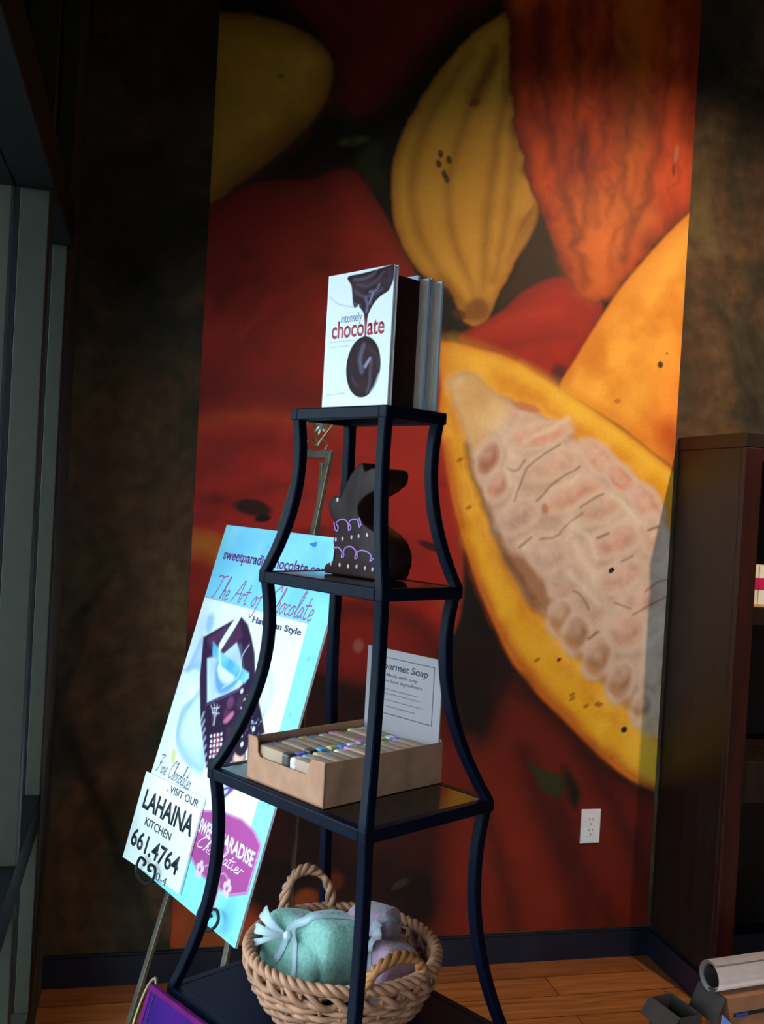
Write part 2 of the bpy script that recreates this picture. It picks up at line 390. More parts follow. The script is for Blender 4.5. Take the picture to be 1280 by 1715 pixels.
M.stroke([(1.241,2.959),(1.213,2.888),(1.189,2.808)], .045, (122,58,30), .65, soft=.02, rough=.02)
M.blob((1.185,2.785), .02, .012, .6, (110,52,24), alpha=.7)
for c in [(1.081,2.607),(1.077,2.575),(1.097,2.545),(1.11,2.592),(1.106,2.531)]: M.blob(c, .009, .013, .3, (40,26,12), alpha=.85)
M.blob((1.234,2.126), .045, .035, .4, (120,66,26), soft=.7, alpha=.75)
M.blob((1.175,2.106), .025, .016, -.2, (70,40,20), soft=.7, alpha=.8)
# dark wedge between the pods
M.fill([(1.387,2.447),(1.429,2.471),(1.476,2.383),(1.548,2.254),(1.615,2.192),(1.435,2.2),(1.335,2.143),(1.307,2.133),(1.316,2.195),(1.363,2.293)], (54,36,20), mott=.5, soft=.01, col2=(36,24,15))
M.fill([(1.318,2.288),(1.346,2.369),(1.398,2.471),(1.422,2.484),(1.412,2.415),(1.358,2.312)], (176,120,40), mott=.3, soft=.008)
# red pod behind the opened one
M.fill([(1.175,2.032),(1.237,2.078),(1.319,2.134),(1.393,2.207),(1.515,2.263),(1.625,2.203),(1.671,2.168),(1.585,1.994),(1.53,1.899),(1.412,1.909),(1.244,1.973)], (178,38,26), rim=(130,30,22), rimw=.05, mott=.4, ms=10, soft=.006, col2=(150,32,22))
M.stroke([(1.239,2.049),(1.358,2.109),(1.522,2.154)], .02, (206,60,36), .5, soft=.03)
M.stroke([(1.283,1.995),(1.424,2.047),(1.569,2.08)], .014, (110,24,20), .6, soft=.02)
M.blob((1.531,1.942), .03, .035, .5, (60,30,40), soft=.9, alpha=.8)
# big red-orange pod, top right
M.fill([(1.293,3.244),(1.286,3.052),(1.295,2.901),(1.319,2.751),(1.355,2.63),(1.381,2.547),(1.429,2.466),(1.48,2.36),(1.519,2.281),(1.574,2.214),(1.626,2.187),(1.681,2.209),(1.733,2.278),(1.811,2.362),(1.897,2.459),(1.987,2.553),(2.05,2.631),(2.011,3.371)], (176,52,19), rim=(112,28,14), rimw=.06, mott=.7, ms=8, soft=.006, col2=(198,70,26), ax=(1.6,.7), rough=.012)
M.fill([(1.641,3.306),(1.677,3.077),(1.7,2.883),(1.681,2.683),(1.626,2.538),(1.571,2.394),(1.611,2.261),(1.666,2.247),(1.744,2.374),(1.821,2.542),(1.792,2.817),(1.785,3.094),(1.78,3.331)], (204,100,32), mott=.4, ms=8, soft=.05, alpha=.75, ax=(1.6,.6), rough=.02)
M.fill([(1.499,2.523),(1.623,2.577),(1.754,2.554),(1.847,2.486),(1.745,2.354),(1.667,2.227),(1.581,2.238),(1.521,2.349)], (222,112,42), mott=.4, ms=10, soft=.05, alpha=.7, rough=.02)
for P, wd in (([(1.397,3.224),(1.394,3.031),(1.429,2.805),(1.494,2.6),(1.535,2.449),(1.59,2.259)],.022),([(1.517,3.245),(1.523,3.013),(1.542,2.782),(1.59,2.593),(1.571,2.394)],.016),([(1.605,3.261),(1.637,3.031),(1.648,2.856),(1.619,2.636)],.014),([(1.815,3.297),(1.855,3.026),(1.849,2.786),(1.798,2.56),(1.724,2.352)],.018),([(1.731,2.908),(1.72,2.748),(1.707,2.608),(1.758,2.495)],.012)):
    M.stroke(P, wd, (92,24,14), .7, soft=.022, rough=.025)
random.seed(5)
for k in range(30):
    z = random.uniform(2.42, 3.2); wd = .10+.38*min(1, max(0, (z-2.3)/.5)); x = 1.62+random.uniform(-wd, wd)*.62
    M.stroke([(x, z), (x+random.uniform(-.05,.05), z-.05), (x+random.uniform(-.05,.05), z-.12)], random.choice((.008,.012)), random.choice(((104,26,14),(112,32,16),(214,96,38))), .4, soft=.012, rough=.02)
M.blob((1.904,2.717), .008, .03, -.1, (200,140,110), soft=.6, alpha=.7)
M.blob((1.897,2.662), .006, .02, .1, (80,40,30), soft=.6, alpha=.7)
M.stroke([(1.285,3.129),(1.295,2.901),(1.324,2.732),(1.366,2.584)], .02, (90,26,14), .6, soft=.02, rough=.02)
# orange-yellow pod, right
M.fill([(2.061,2.633),(1.987,2.549),(1.897,2.455),(1.815,2.358),(1.73,2.249),(1.652,2.123),(1.579,1.994),(1.534,1.899),(1.622,1.855),(1.765,1.786),(1.88,1.713),(1.973,1.658),(2.137,1.516)], (236,150,42), rim=(226,136,40), rimw=.05, mott=.2, ms=8, soft=.005, col2=(246,172,62))
M.fill([(1.96,2.115),(2.09,2.209),(2.137,1.516),(1.967,1.67),(1.805,1.781),(1.844,1.844)], (226,110,34), mott=.3, soft=.06, alpha=.75, col2=(240,140,50))
M.fill([(1.903,1.798),(2.027,1.796),(2.111,1.556),(1.944,1.689)], (190,72,26), mott=.4, soft=.03, alpha=.75)
for P in ([(1.979,2.501),(1.856,2.347),(1.737,2.155),(1.62,1.946)],[(1.999,2.382),(1.908,2.231),(1.811,2.022),(1.735,1.836)]):
    M.stroke(P, .03, (206,110,34), .4, soft=.04, rough=.015)
M.blob((1.891,2.006), .010, .012, 0, (80,46,18), soft=.4)
M.blob((1.913,2.047), .004, .004, 0, (120,70,24)); M.blob((1.742,1.872), .012, .007, .2, (190,90,30), alpha=.7)
# opened pod: shell
OUT = [(1.095,2.036),(1.116,2.015),(1.164,2.016),(1.242,2.003),(1.345,1.985),(1.452,1.936),(1.582,1.876),(1.698,1.813),(1.811,1.749),(1.964,1.65),(2.135,1.537),(2.259,0.397),(2.045,0.505),(1.962,0.556),(1.859,0.606),(1.744,0.688),(1.607,0.809),(1.517,0.888),(1.427,0.985),(1.358,1.102),(1.288,1.236),(1.228,1.389),(1.186,1.507),(1.149,1.658),(1.125,1.771),(1.124,1.886)]
M.fill(OUT, (238,160,34), rim=(222,122,30), rimw=.035, mott=.2, ms=9, soft=.005, col2=(246,184,60))
M.stroke([(1.15,1.687),(1.201,1.507),(1.285,1.279),(1.402,1.058),(1.526,0.902),(1.65,0.793),(1.766,0.688),(1.904,0.6),(1.997,0.547)], .022, (188,72,26), .85, soft=.022, rough=.008)
M.stroke([(1.258,1.394),(1.349,1.242),(1.464,1.069),(1.623,0.893),(1.783,0.753),(1.946,0.64)], .03, (252,194,40), .7, soft=.03, rough=.01)
M.stroke([(1.173,1.794),(1.204,1.623),(1.275,1.453),(1.388,1.283),(1.501,1.149)], .02, (216,128,40), .5, soft=.03, rough=.015)
M.stroke([(1.161,2.004),(1.326,1.96),(1.496,1.896),(1.695,1.783),(1.948,1.618)], .03, (250,190,60), .6, soft=.04)
M.stroke([(1.35,1.904),(1.522,1.82),(1.7,1.709),(1.861,1.587),(1.979,1.488)], .022, (226,140,48), .75, soft=.02, rough=.012)
M.stroke([(1.388,1.95),(1.584,1.852),(1.786,1.735),(1.994,1.607)], .02, (255,204,70), .7, soft=.025)
M.stroke([(1.112,1.98),(1.168,1.889),(1.195,1.776)], .05, (214,116,46), .6, soft=.06, rough=.02)
for c in [(1.51,1.001),(1.64,0.887),(1.744,0.853),(1.837,0.773),(1.641,0.873),(1.733,0.857),(1.694,0.849),(1.203,1.642),(1.242,1.49)]: M.blob(c, .012, .006, .5, (150,80,24), alpha=.7)
M.blob((1.837,0.769), .012, .010, .4, (50,30,14)); M.blob((1.586,1.002), .008, .005, .4, (60,36,14))
# opened pod: pale pulp
INN = [(1.152,1.888),(1.226,1.925),(1.311,1.866),(1.378,1.844),(1.463,1.815),(1.572,1.76),(1.685,1.677),(1.799,1.595),(1.892,1.52),(1.964,1.454),(2.151,1.311),(2.197,0.627),(1.979,0.74),(1.936,0.789),(1.843,0.85),(1.727,0.95),(1.636,1.029),(1.567,1.107),(1.477,1.184),(1.409,1.272),(1.351,1.375),(1.293,1.489),(1.249,1.607),(1.223,1.701),(1.189,1.795)]
M.fill(INN, (216,180,158), rim=(196,144,108), rimw=.03, mott=.25, ms=14, soft=.008, col2=(226,196,176), rough=.008)
M.fill([(1.152,1.888),(1.226,1.921),(1.311,1.862),(1.356,1.808),(1.261,1.685),(1.229,1.702),(1.189,1.795)], (226,176,104), mott=.2, soft=.025, col2=(232,194,136), alpha=.85)
M.stroke([(1.19,1.853),(1.235,1.779),(1.26,1.704)], .02, (216,150,72), .5, soft=.03)
M.fill([(1.36,1.34),(1.447,1.344),(1.537,1.249),(1.628,1.152),(1.742,1.055),(1.858,0.956),(1.976,0.855),(2.007,0.732),(1.843,0.85),(1.727,0.95),(1.636,1.029),(1.567,1.107),(1.477,1.184),(1.409,1.272)], (176,122,84), mott=.4, soft=.02, col2=(150,98,64), alpha=.9)
BEANS = [(1.474,1.742,58,22,15,(220,158,136)),(1.3,1.652,21,34,-20,(186,112,84)),(1.52,1.643,56,24,25,(214,172,148)),(1.603,1.549,62,24,25,(218,160,134)),(1.337,1.569,20,30,-20,(212,150,126)),(1.41,1.468,44,26,30,(206,166,146)),(1.696,1.51,52,26,20,(212,168,144)),(1.689,1.677,42,22,-38,(222,166,142)),(1.776,1.61,40,20,-40,(222,150,126)),(1.869,1.539,40,24,-45,(216,158,134)),(1.763,1.407,56,27,20,(214,160,140)),(1.53,1.347,40,32,-20,(206,168,152)),(1.793,1.287,50,27,25,(210,162,142)),(1.6,1.261,36,36,-20,(204,164,146)),(1.898,1.431,24,36,20,(214,168,146)),(1.875,1.213,50,32,25,(214,166,146)),(1.68,1.173,40,34,-30,(198,156,134)),(1.584,1.143,24,30,-20,(184,136,96)),(1.643,1.089,26,34,-15,(170,116,72)),(1.826,1.105,38,38,10,(216,160,138)),(1.727,1.014,28,36,-15,(176,124,80)),(1.945,1.059,30,38,0,(214,180,164)),(1.815,0.935,26,36,-10,(180,128,90)),(1.937,0.936,30,34,0,(206,168,146)),(1.899,0.844,22,28,-10,(182,132,92)),(2.014,1.306,30,40,0,(214,176,156)),(2.049,1.122,30,50,0,(208,170,150)),(2.002,0.814,30,40,0,(196,150,120))]
for x, z, rx, ry, r, c in BEANS:
    M.blob((x+.006, z-.010), (rx+6)*.00183, (ry+6)*.00183, r*PI/180, (176,128,102), soft=.5, alpha=.5)
    M.blob((x, z), (rx+6)*.00183, (ry+6)*.00183, r*PI/180, (236,210,192), soft=.5, alpha=.55)
    M.blob((x, z), rx*.00190, ry*.00190, r*PI/180, c, soft=.55, rim=(226,192,172), mott=.3, alpha=.9)
    M.blob((x-rx*.0004, z+ry*.0006), rx*.0011, ry*.0009, r*PI/180, (236,206,190), soft=1.0, alpha=.35)
for P, wd in (([(1.398,1.522),(1.43,1.617),(1.479,1.669),(1.546,1.713)],.004),([(1.473,1.526),(1.526,1.58),(1.587,1.627),(1.622,1.645)],.004),([(1.631,1.51),(1.668,1.536),(1.71,1.558)],.005),([(1.367,1.623),(1.405,1.62),(1.427,1.656)],.003),([(1.496,1.395),(1.548,1.411),(1.588,1.449),(1.639,1.491)],.003),([(1.698,1.41),(1.735,1.432)],.007),([(1.789,1.338),(1.832,1.36)],.004),([(1.424,1.372),(1.464,1.403)],.005),([(1.884,1.24),(1.926,1.272),(1.97,1.284)],.004),([(1.623,1.232),(1.656,1.213),(1.68,1.173)],.004),([(1.845,1.158),(1.92,1.201),(1.97,1.222)],.004),([(1.687,1.074),(1.718,1.094)],.008),([(1.777,1.196),(1.833,1.178)],.004)):
    M.stroke(P, wd, (112,78,44), .85, soft=.005, rough=.006)
for P in ([(1.609,1.45),(1.665,1.413),(1.702,1.344)],[(1.743,1.556),(1.8,1.519),(1.847,1.471)],[(1.608,1.291),(1.676,1.233),(1.723,1.185)],[(1.368,1.614),(1.376,1.579)],[(1.424,1.715),(1.565,1.803)],[(1.907,1.058),(1.96,1.1)]):
    M.stroke(P, .012, (240,226,200), .7, soft=.012, rough=.01)
M.blob((1.756,1.306), .012, .008, .5, (40,22,16), soft=.3)
M.blob((1.423,1.828), .05, .014, -.2, (206,124,84), soft=.7, alpha=.8)
M.blob((1.504,1.5), .012, .018, .2, (196,104,60), soft=.9, alpha=.7)
M.stroke([(1.884,1.447),(1.921,1.461)], .006, (84,72,28), .9)
M.stroke([(1.228,1.692),(1.245,1.606),(1.297,1.493),(1.357,1.379),(1.421,1.28),(1.499,1.172)], .014, (106,62,24), .8, soft=.014, rough=.012)
M.stroke([(1.499,1.168),(1.578,1.101),(1.646,1.029),(1.749,0.942),(1.854,0.846),(1.936,0.783)], .012, (206,140,80), .7, soft=.012, rough=.015)
M.blob((1.925,0.783), .05, .03, -.6, (226,190,150), soft=.8, alpha=.7)
# big dark red pod at the bottom right
M.fill([(1.303,0.636),(1.373,0.851),(1.433,0.954),(1.518,0.868),(1.619,0.789),(1.745,0.672),(1.865,0.586),(2.046,0.484),(2.085,-0.097),(1.161,-0.043),(1.226,0.227),(1.204,0.423)], (112,29,15), rim=(60,19,11), rimw=.10, mott=.4, ms=6, soft=.02, col2=(100,26,15))
M.fill([(1.24,0.675),(1.319,0.714),(1.45,0.615),(1.559,0.374),(1.657,0.009),(1.365,-0.055),(1.236,0.227)], (126,36,17), mott=.3, soft=.05, alpha=.7)
for P, wd in (([(1.487,0.693),(1.537,0.554),(1.635,0.352),(1.749,0.085)],.03),([(1.601,0.553),(1.677,0.371),(1.799,0.164),(1.898,-0.004)],.022),([(1.7,0.692),(1.796,0.55),(1.897,0.365),(1.997,0.197)],.03),([(1.329,0.557),(1.426,0.318),(1.507,0.017)],.02)):
    M.stroke(P, wd, (36,11,8), .85, soft=.05, rough=.02)
M.fill([(1.492,0.678),(1.543,0.637),(1.608,0.623),(1.637,0.593),(1.623,0.553),(1.585,0.545),(1.547,0.578)], (44,44,20), soft=.01, mott=.5, rough=.008)
M.fill([(1.617,0.643),(1.662,0.612),(1.698,0.552),(1.673,0.502),(1.644,0.552)], (30,22,12), soft=.014, mott=.5, rough=.01)
M.blob((1.452,0.911), .06, .04, -.7, (50,18,12), soft=.9, alpha=.6)


# ------------------------------------------------------------------ the room
def noise_wall(name, stops, scale, rough, bump=0.05):
    m = bpy.data.materials.new(name); m.use_nodes = True; nt = m.node_tree; N = nt.nodes; Lk = nt.links
    b = N['Principled BSDF']; tc = N.new('ShaderNodeTexCoord')
    n1 = N.new('ShaderNodeTexNoise'); n1.inputs['Scale'].default_value = scale; n1.inputs['Detail'].default_value = 8; n1.inputs['Roughness'].default_value = 0.62
    n1.inputs['Distortion'].default_value = 0.6
    Lk.new(tc.outputs['Object'], n1.inputs['Vector'])
    rp = N.new('ShaderNodeValToRGB'); el = rp.color_ramp.elements
    while len(el) < len(stops): el.new(0.5)
    for e, (p, c) in zip(el, stops): e.position = p; e.color = (*lin(c), 1)
    Lk.new(n1.outputs['Fac'], rp.inputs[0])
    n2 = N.new('ShaderNodeTexNoise'); n2.inputs['Scale'].default_value = scale*8; n2.inputs['Detail'].default_value = 6
    Lk.new(tc.outputs['Object'], n2.inputs['Vector'])
    r2 = N.new('ShaderNodeValToRGB'); r2.color_ramp.elements[0].position = .36; r2.color_ramp.elements[1].position = .62
    r2.color_ramp.elements[0].color = (.5, .5, .5, 1); r2.color_ramp.elements[1].color = (1, 1, 1, 1)
    Lk.new(n2.outputs['Fac'], r2.inputs[0])
    mx = N.new('ShaderNodeMix'); mx.data_type = 'RGBA'; mx.blend_type = 'MULTIPLY'; mx.inputs[0].default_value = .7
    Lk.new(rp.outputs[0], mx.inputs[6]); Lk.new(r2.outputs[0], mx.inputs[7]); Lk.new(mx.outputs[2], b.inputs['Base Color'])
    b.inputs['Roughness'].default_value = rough; b.inputs['Specular IOR Level'].default_value = .2
    bp = N.new('ShaderNodeBump'); bp.inputs['Strength'].default_value = bump; bp.inputs['Distance'].default_value = .01
    Lk.new(n2.outputs['Fac'], bp.inputs['Height']); Lk.new(bp.outputs[0], b.inputs['Normal'])
    return m
m_wall = noise_wall('mottled_brown_wall', [(.32, (40,34,28)), (.45, (64,56,42)), (.54, (88,64,46)), (.68, (104,88,58))], 2.2, .75)
m_plain = mat('dark_plaster', (52,44,38), .8, var=.2, scale=3)
m_ceil = mat('dark_ceiling', (60,56,52), .85, var=.1, scale=4)
m_base = mat('black_baseboard', (14,20,38), .42, var=.2, scale=12)
m_alu = mat('bronze_window_frame', (46,43,33), .5, metal=0.0, var=.08, scale=30, spec=.25)
m_dkf = mat('shaded_rail_and_gasket', (8,8,9), .6, var=.1, spec=.15)  # transoms: same frame metal with shade put into its colour; gaskets are black
m_pave = mat('pavement', (140,138,132), .9, var=.15, scale=5)

def floor_mat():
    m = bpy.data.materials.new('wood_plank_floor'); m.use_nodes = True; nt = m.node_tree; N = nt.nodes; Lk = nt.links
    b = N['Principled BSDF']; tc = N.new('ShaderNodeTexCoord')
    br = N.new('ShaderNodeTexBrick'); br.inputs['Scale'].default_value = 1.0
    br.inputs['Brick Width'].default_value = .95; br.inputs['Row Height'].default_value = .12; br.inputs['Mortar Size'].default_value = .0016
    br.inputs['Color1'].default_value = (*lin((150,88,46)), 1); br.inputs['Color2'].default_value = (*lin((182,116,62)), 1)
    br.inputs['Mortar'].default_value = (*lin((60,34,20)), 1); br.offset = .37; br.offset_frequency = 2
    Lk.new(tc.outputs['Object'], br.inputs['Vector'])
    mp = N.new('ShaderNodeMapping'); mp.inputs['Scale'].default_value = (1.6, 26, 1); Lk.new(tc.outputs['Object'], mp.inputs[0])
    nz = N.new('ShaderNodeTexNoise'); nz.inputs['Scale'].default_value = 2.2; nz.inputs['Detail'].default_value = 8; nz.inputs['Distortion'].default_value = .8
    Lk.new(mp.outputs[0], nz.inputs['Vector'])
    rp = N.new('ShaderNodeValToRGB'); rp.color_ramp.elements[0].position = .3; rp.color_ramp.elements[1].position = .66
    rp.color_ramp.elements[0].color = (.48, .42, .38, 1); rp.color_ramp.elements[1].color = (1, 1, 1, 1)
    Lk.new(nz.outputs['Fac'], rp.inputs[0])
    mx = N.new('ShaderNodeMix'); mx.data_type = 'RGBA'; mx.blend_type = 'MULTIPLY'; mx.inputs[0].default_value = .9
    Lk.new(br.outputs['Color'], mx.inputs[6]); Lk.new(rp.outputs[0], mx.inputs[7]); Lk.new(mx.outputs[2], b.inputs['Base Color'])
    b.inputs['Roughness'].default_value = .32; b.inputs['Specular IOR Level'].default_value = .55
    return m
RX, RY, RZ = 5.6, -6.2, 3.7
def struct(name, bm, m, parent=None):
    o = obj(name, bm, m, parent)
    if not parent: o['kind'] = 'structure'
    return o
struct('floor', box(bmn(), -.2, RX, RY, 0.0, -.1, 0), floor_mat())
struct('wall_back', box(bmn(), -.2, RX, 0, .15, 0, RZ), m_wall)
struct('wall_right', box(bmn(), RX, RX+.15, RY, .15, 0, RZ), m_plain)
bm = bmn(); box(bm, -.2, .8, RY-.15, RY, 0, RZ); box(bm, 2.2, RX, RY-.15, RY, 0, RZ); box(bm, .8, 2.2, RY-.15, RY, 0, .3); box(bm, .8, 2.2, RY-.15, RY, 1.8, RZ)
struct('wall_front', bm, m_plain)
struct('ceiling', box(bmn(), -.2, RX, RY, .15, RZ, RZ+.1), m_ceil)
bm = bmn(); box(bm, -.2, 0, -.37, 0, 0, RZ); box(bm, -.2, 0, RY, WIN_Y0-.05, 0, RZ); box(bm, -.2, 0, WIN_Y0-.05, -.37, 3.2, RZ)
struct('wall_left', bm, m_plain)
# storefront window along the left wall
win = bpy.data.objects.new('window_1', None); COL.objects.link(win); win['kind'] = 'structure'
MULL = [-.907, -1.95, -2.9, -3.9]
def part(name, bm, m, parent): return obj(name, bm, m, parent)
bm = bmn(); box(bm, -.10, 0, WIN_Y0-.05, -.37, 0, .141, .002); part('bottom_rail', bm, m_alu, win)
bm = bmn(); box(bm, -.10, 0, WIN_Y0-.05, -.37, .61, .70, .002); part('lower_transom', bm, m_dkf, win)
bm = bmn(); box(bm, -.10, 0.012, WIN_Y0-.05, -.37, 2.10, 2.20, .002); part('upper_transom', bm, m_dkf, win)
bm = bmn(); box(bm, -.10, 0, WIN_Y0-.05, -.37, 3.14, 3.20, .002); part('head_rail', bm, m_alu, win)
for y in [-.42]+MULL+[WIN_Y0-.05]:
    for z0, z1 in ((.141, .61), (.70, 2.10), (2.20, 3.14)):
        xg = -.036 if y > -.5 else -.058
        bm = bmn(); box(bm, xg, 0, y, y+.05, z0, z1, .002); mu = part('mullion', bm, m_alu, win)
        part('gasket', box(bmn(), xg-.017, xg-.0005, y, y+.05, z0, z1), m_dkf, mu); part('outer_cap', box(bmn(), xg-.07, xg-.0175, y, y+.05, z0, z1), m_alu, mu)
def glass_mat():
    m = bpy.data.materials.new('window_glass'); m.use_nodes = True; nt = m.node_tree; N = nt.nodes; Lk = nt.links
    N.remove(N['Principled BSDF']); tr = N.new('ShaderNodeBsdfTransparent'); gl = N.new('ShaderNodeBsdfGlossy')
    tr.inputs[0].default_value = (.93, .97, .97, 1); gl.inputs['Roughness'].default_value = .02
    fr = N.new('ShaderNodeFresnel'); fr.inputs[0].default_value = 1.45; mx = N.new('ShaderNodeMixShader')
    mn = N.new('ShaderNodeMath'); mn.operation = 'MINIMUM'; mn.inputs[1].default_value = .16; Lk.new(fr.outputs[0], mn.inputs[0]); Lk.new(mn.outputs[0], mx.inputs[0]); Lk.new(tr.outputs[0], mx.inputs[1]); Lk.new(gl.outputs[0], mx.inputs[2])
    Lk.new(mx.outputs[0], N['Material Output'].inputs[0]); return m
m_glass = glass_mat(); m_tint = mat('dark_tinted_pane', (26,32,42), .06, var=.02, spec=.8)
ys = sorted([-.42]+MULL+[WIN_Y0])
for a, c in zip(ys[:-1], ys[1:]):
    for z0, z1, mm in ((.141, .61, m_glass), (.70, 2.10, m_glass), (2.20, 3.14, m_tint)):
        xp = -.042 if c > -.5 else -.064
        part('pane', box(bmn(), xp-.006, xp, a+.05 if a > WIN_Y0 else a, c, z0, z1), mm, win)
win2 = bpy.data.objects.new('fill_window', None); COL.objects.link(win2); win2['kind'] = 'structure'  # unseen window added behind the camera to bring fill daylight onto the mural
bm = bmn(); box(bm, .8, 2.2, RY-.1, RY-.02, .3, .36); box(bm, .8, 2.2, RY-.1, RY-.02, 1.74, 1.8); part('window_frame', bm, m_alu, win2)
for i in range(3):
    x = .8+i*1.35/2; part('mullion', box(bmn(), x, x+.05, RY-.1, RY-.02, .36, 1.74), m_alu, win2)
    if i < 2: part('pane', box(bmn(), x+.05, x+1.35/2, RY-.063, RY-.057, .36, 1.74), m_glass, win2)
# outside: the pavement, plus an unseen canopy and pier added to block sky light
struct('pavement', box(bmn(), -40, 40, -40, 40, -.24, -.12), m_pave)
struct('sky_block_canopy', box(bmn(), -1.05, -.2, -7, .6, 2.34, 2.5), m_plain)
struct('sky_block_pier', box(bmn(), -.9, -.2, -.36, .8, -.02, 3.7), m_plain)
# baseboards
bm = bmn(); box(bm, 0, 1.975, -.016, 0, 0, .088); box(bm, 0, 1.975, -.011, 0, .088, .094, .001)
struct('baseboard_back', bm, m_base)

# ------------------------------------------------------------------ the mural on the back wall
me = M.mesh('wall_mural')
mo = link('wall_mural', me, print_mat('mural_print', .55, .25, 90))
mo.matrix_world = Matrix.Translation((0, -.002, 0)) @ Matrix.Rotation(PI/2, 4, 'X')
tag(mo, 'tall printed wall mural of red and yellow cocoa pods, one split open showing pale pulp', 'mural')

# electrical outlet
m_white = mat('white_plastic', (226,222,224), .35, var=.03); m_slot = mat('outlet_slot', (30,28,28), .6)
out = empty('electrical_outlet', 'white electrical outlet on the lower right of the cocoa pod mural', 'outlet', Matrix.Translation((1.7325, -.0025, .445)))
def plate_fr(bm): return xform(bm, Matrix.Rotation(PI/2, 4, 'X'))   # x right, y up, z toward the room
obj('cover_plate', plate_fr(prism(bmn(), [(-.035,-.057),(.035,-.057),(.035,.057),(-.035,.057)], 0, .006, .0018)), m_white, out)
for s in (.018, -.018):
    so = obj('socket', plate_fr(box(bmn(), -.0165, .0165, s-.0165, s+.0165, .005, .0075, .001)), m_white, out)
    for x, h in ((-.006, .008), (.006, .0065)):
        obj('slot', plate_fr(box(bmn(), x-.001, x+.001, s+.002, s+.002+h, .0070, .0078)), m_slot, so)
    obj('slot', plate_fr(box(bmn(), -.002, .002, s-.011, s-.007, .0070, .0078)), m_slot, so)
for y in (.047, -.047):
    obj('screw', plate_fr(prism(bmn(), [(.0025*math.cos(t*PI/5), y+.0025*math.sin(t*PI/5)) for t in range(10)], .0055, .0068)), m_white, out)

# dark red panel up by the window corner
ban = obj('wall_banner', box(bmn(), .006, .052, -.05, -.012, 2.80, 3.45, .003), mat('dark_red_panel', (64,10,9), .6, var=.2))
tag(ban, 'narrow dark red banner hanging high in the corner beside the window', 'banner')

# bookcase at the right
m_wood = mat('dark_stained_wood', (32,19,13), .45, var=.3, scale=6, stretch=(6,6,.6), spec=.4)
m_woodr = mat('reddish_stained_wood', (46,15,10), .42, var=.25, scale=6, stretch=(6,6,.6), spec=.4)
CX0, CX1, CY0, CY1, CT = 1.977, 3.25, -.395, -.004, 1.766
bc = empty('bookcase', 'tall dark stained wooden bookcase standing right of the mural', 'bookcase', Matrix.Translation((CX0, CY1, 0)))
def loc_box(x0, x1, y0, y1, z0, z1, b=.002): return xform(box(bmn(), x0, x1, y0, y1, z0, z1, b), Matrix.Translation((-CX0, -CY1, 0)))
for x in (CX0, CX1-.022): obj('side_panel', loc_box(x, x+.022, CY0+.022, CY1, 0, CT-.045), m_wood, bc)
obj('top_panel', loc_box(CX0-.002, CX1+.002, CY0-.002, CY1, CT-.044, CT), m_wood, bc)
obj('back_panel', loc_box(CX0+.022, CX1-.022, CY1-.012, CY1-.001, .1, CT-.045, 0), m_wood, bc)
for x in (CX0+.001, CX1-.062): obj('stile', loc_box(x, x+.06, CY0, CY0+.0215, .09, CT-.045), m_woodr, bc)
obj('top_rail', loc_box(CX0+.062, CX1-.063, CY0, CY0+.0215, CT-.085, CT-.045), m_woodr, bc)
obj('kick_base', loc_box(CX0-.014, CX1, CY0-.012, CY1, 0, .089), m_base, bc)
for z, t in ((1.235, .055), (.76, .13)):
    obj('shelf', loc_box(CX0+.023, CX1-.023, CY0+.0225, CY1-.014, z-t, z), m_wood, bc)
# packs on its shelf
m_pack = mat('white_card', (236,228,208), .5, var=.03); m_mag = mat('magenta_band', (196,30,84), .5, var=.05); m_tan = mat('tan_card', (200,160,90), .6, var=.1)
px = CX0+.066
for i, (t, lab) in enumerate(((.011, 'thin white pack with a magenta band, leftmost on the bookcase shelf'), (.012, 'thin white pack with a magenta band, second from the left on the bookcase shelf'), (.04, 'thicker white pack with a magenta band, third from the left on the bookcase shelf'), (.04, 'white pack with a magenta band, fourth from the left on the bookcase shelf'))):
    r = empty('chocolate_pack', lab, 'pack', Matrix.Translation((px, CY0+.03, 1.243)), 'white packs on the bookcase shelf')
    obj('carton', box(bmn(), 0, t, 0, .1, 0, .118, .001), m_pack, r)
    obj('band', box(bmn(), -.0006, t+.0006, -.0006, .1006, .045, .082), m_mag, r, label='magenta band')
    px += t+.0025
tag(obj('flat_packet', box(bmn(), CX0+.062, CX0+.26, CY0+.026, CY0+.15, 1.2355, 1.2425, .001), m_tan), 'flat tan packet lying under the white packs on the bookcase shelf', 'packet')


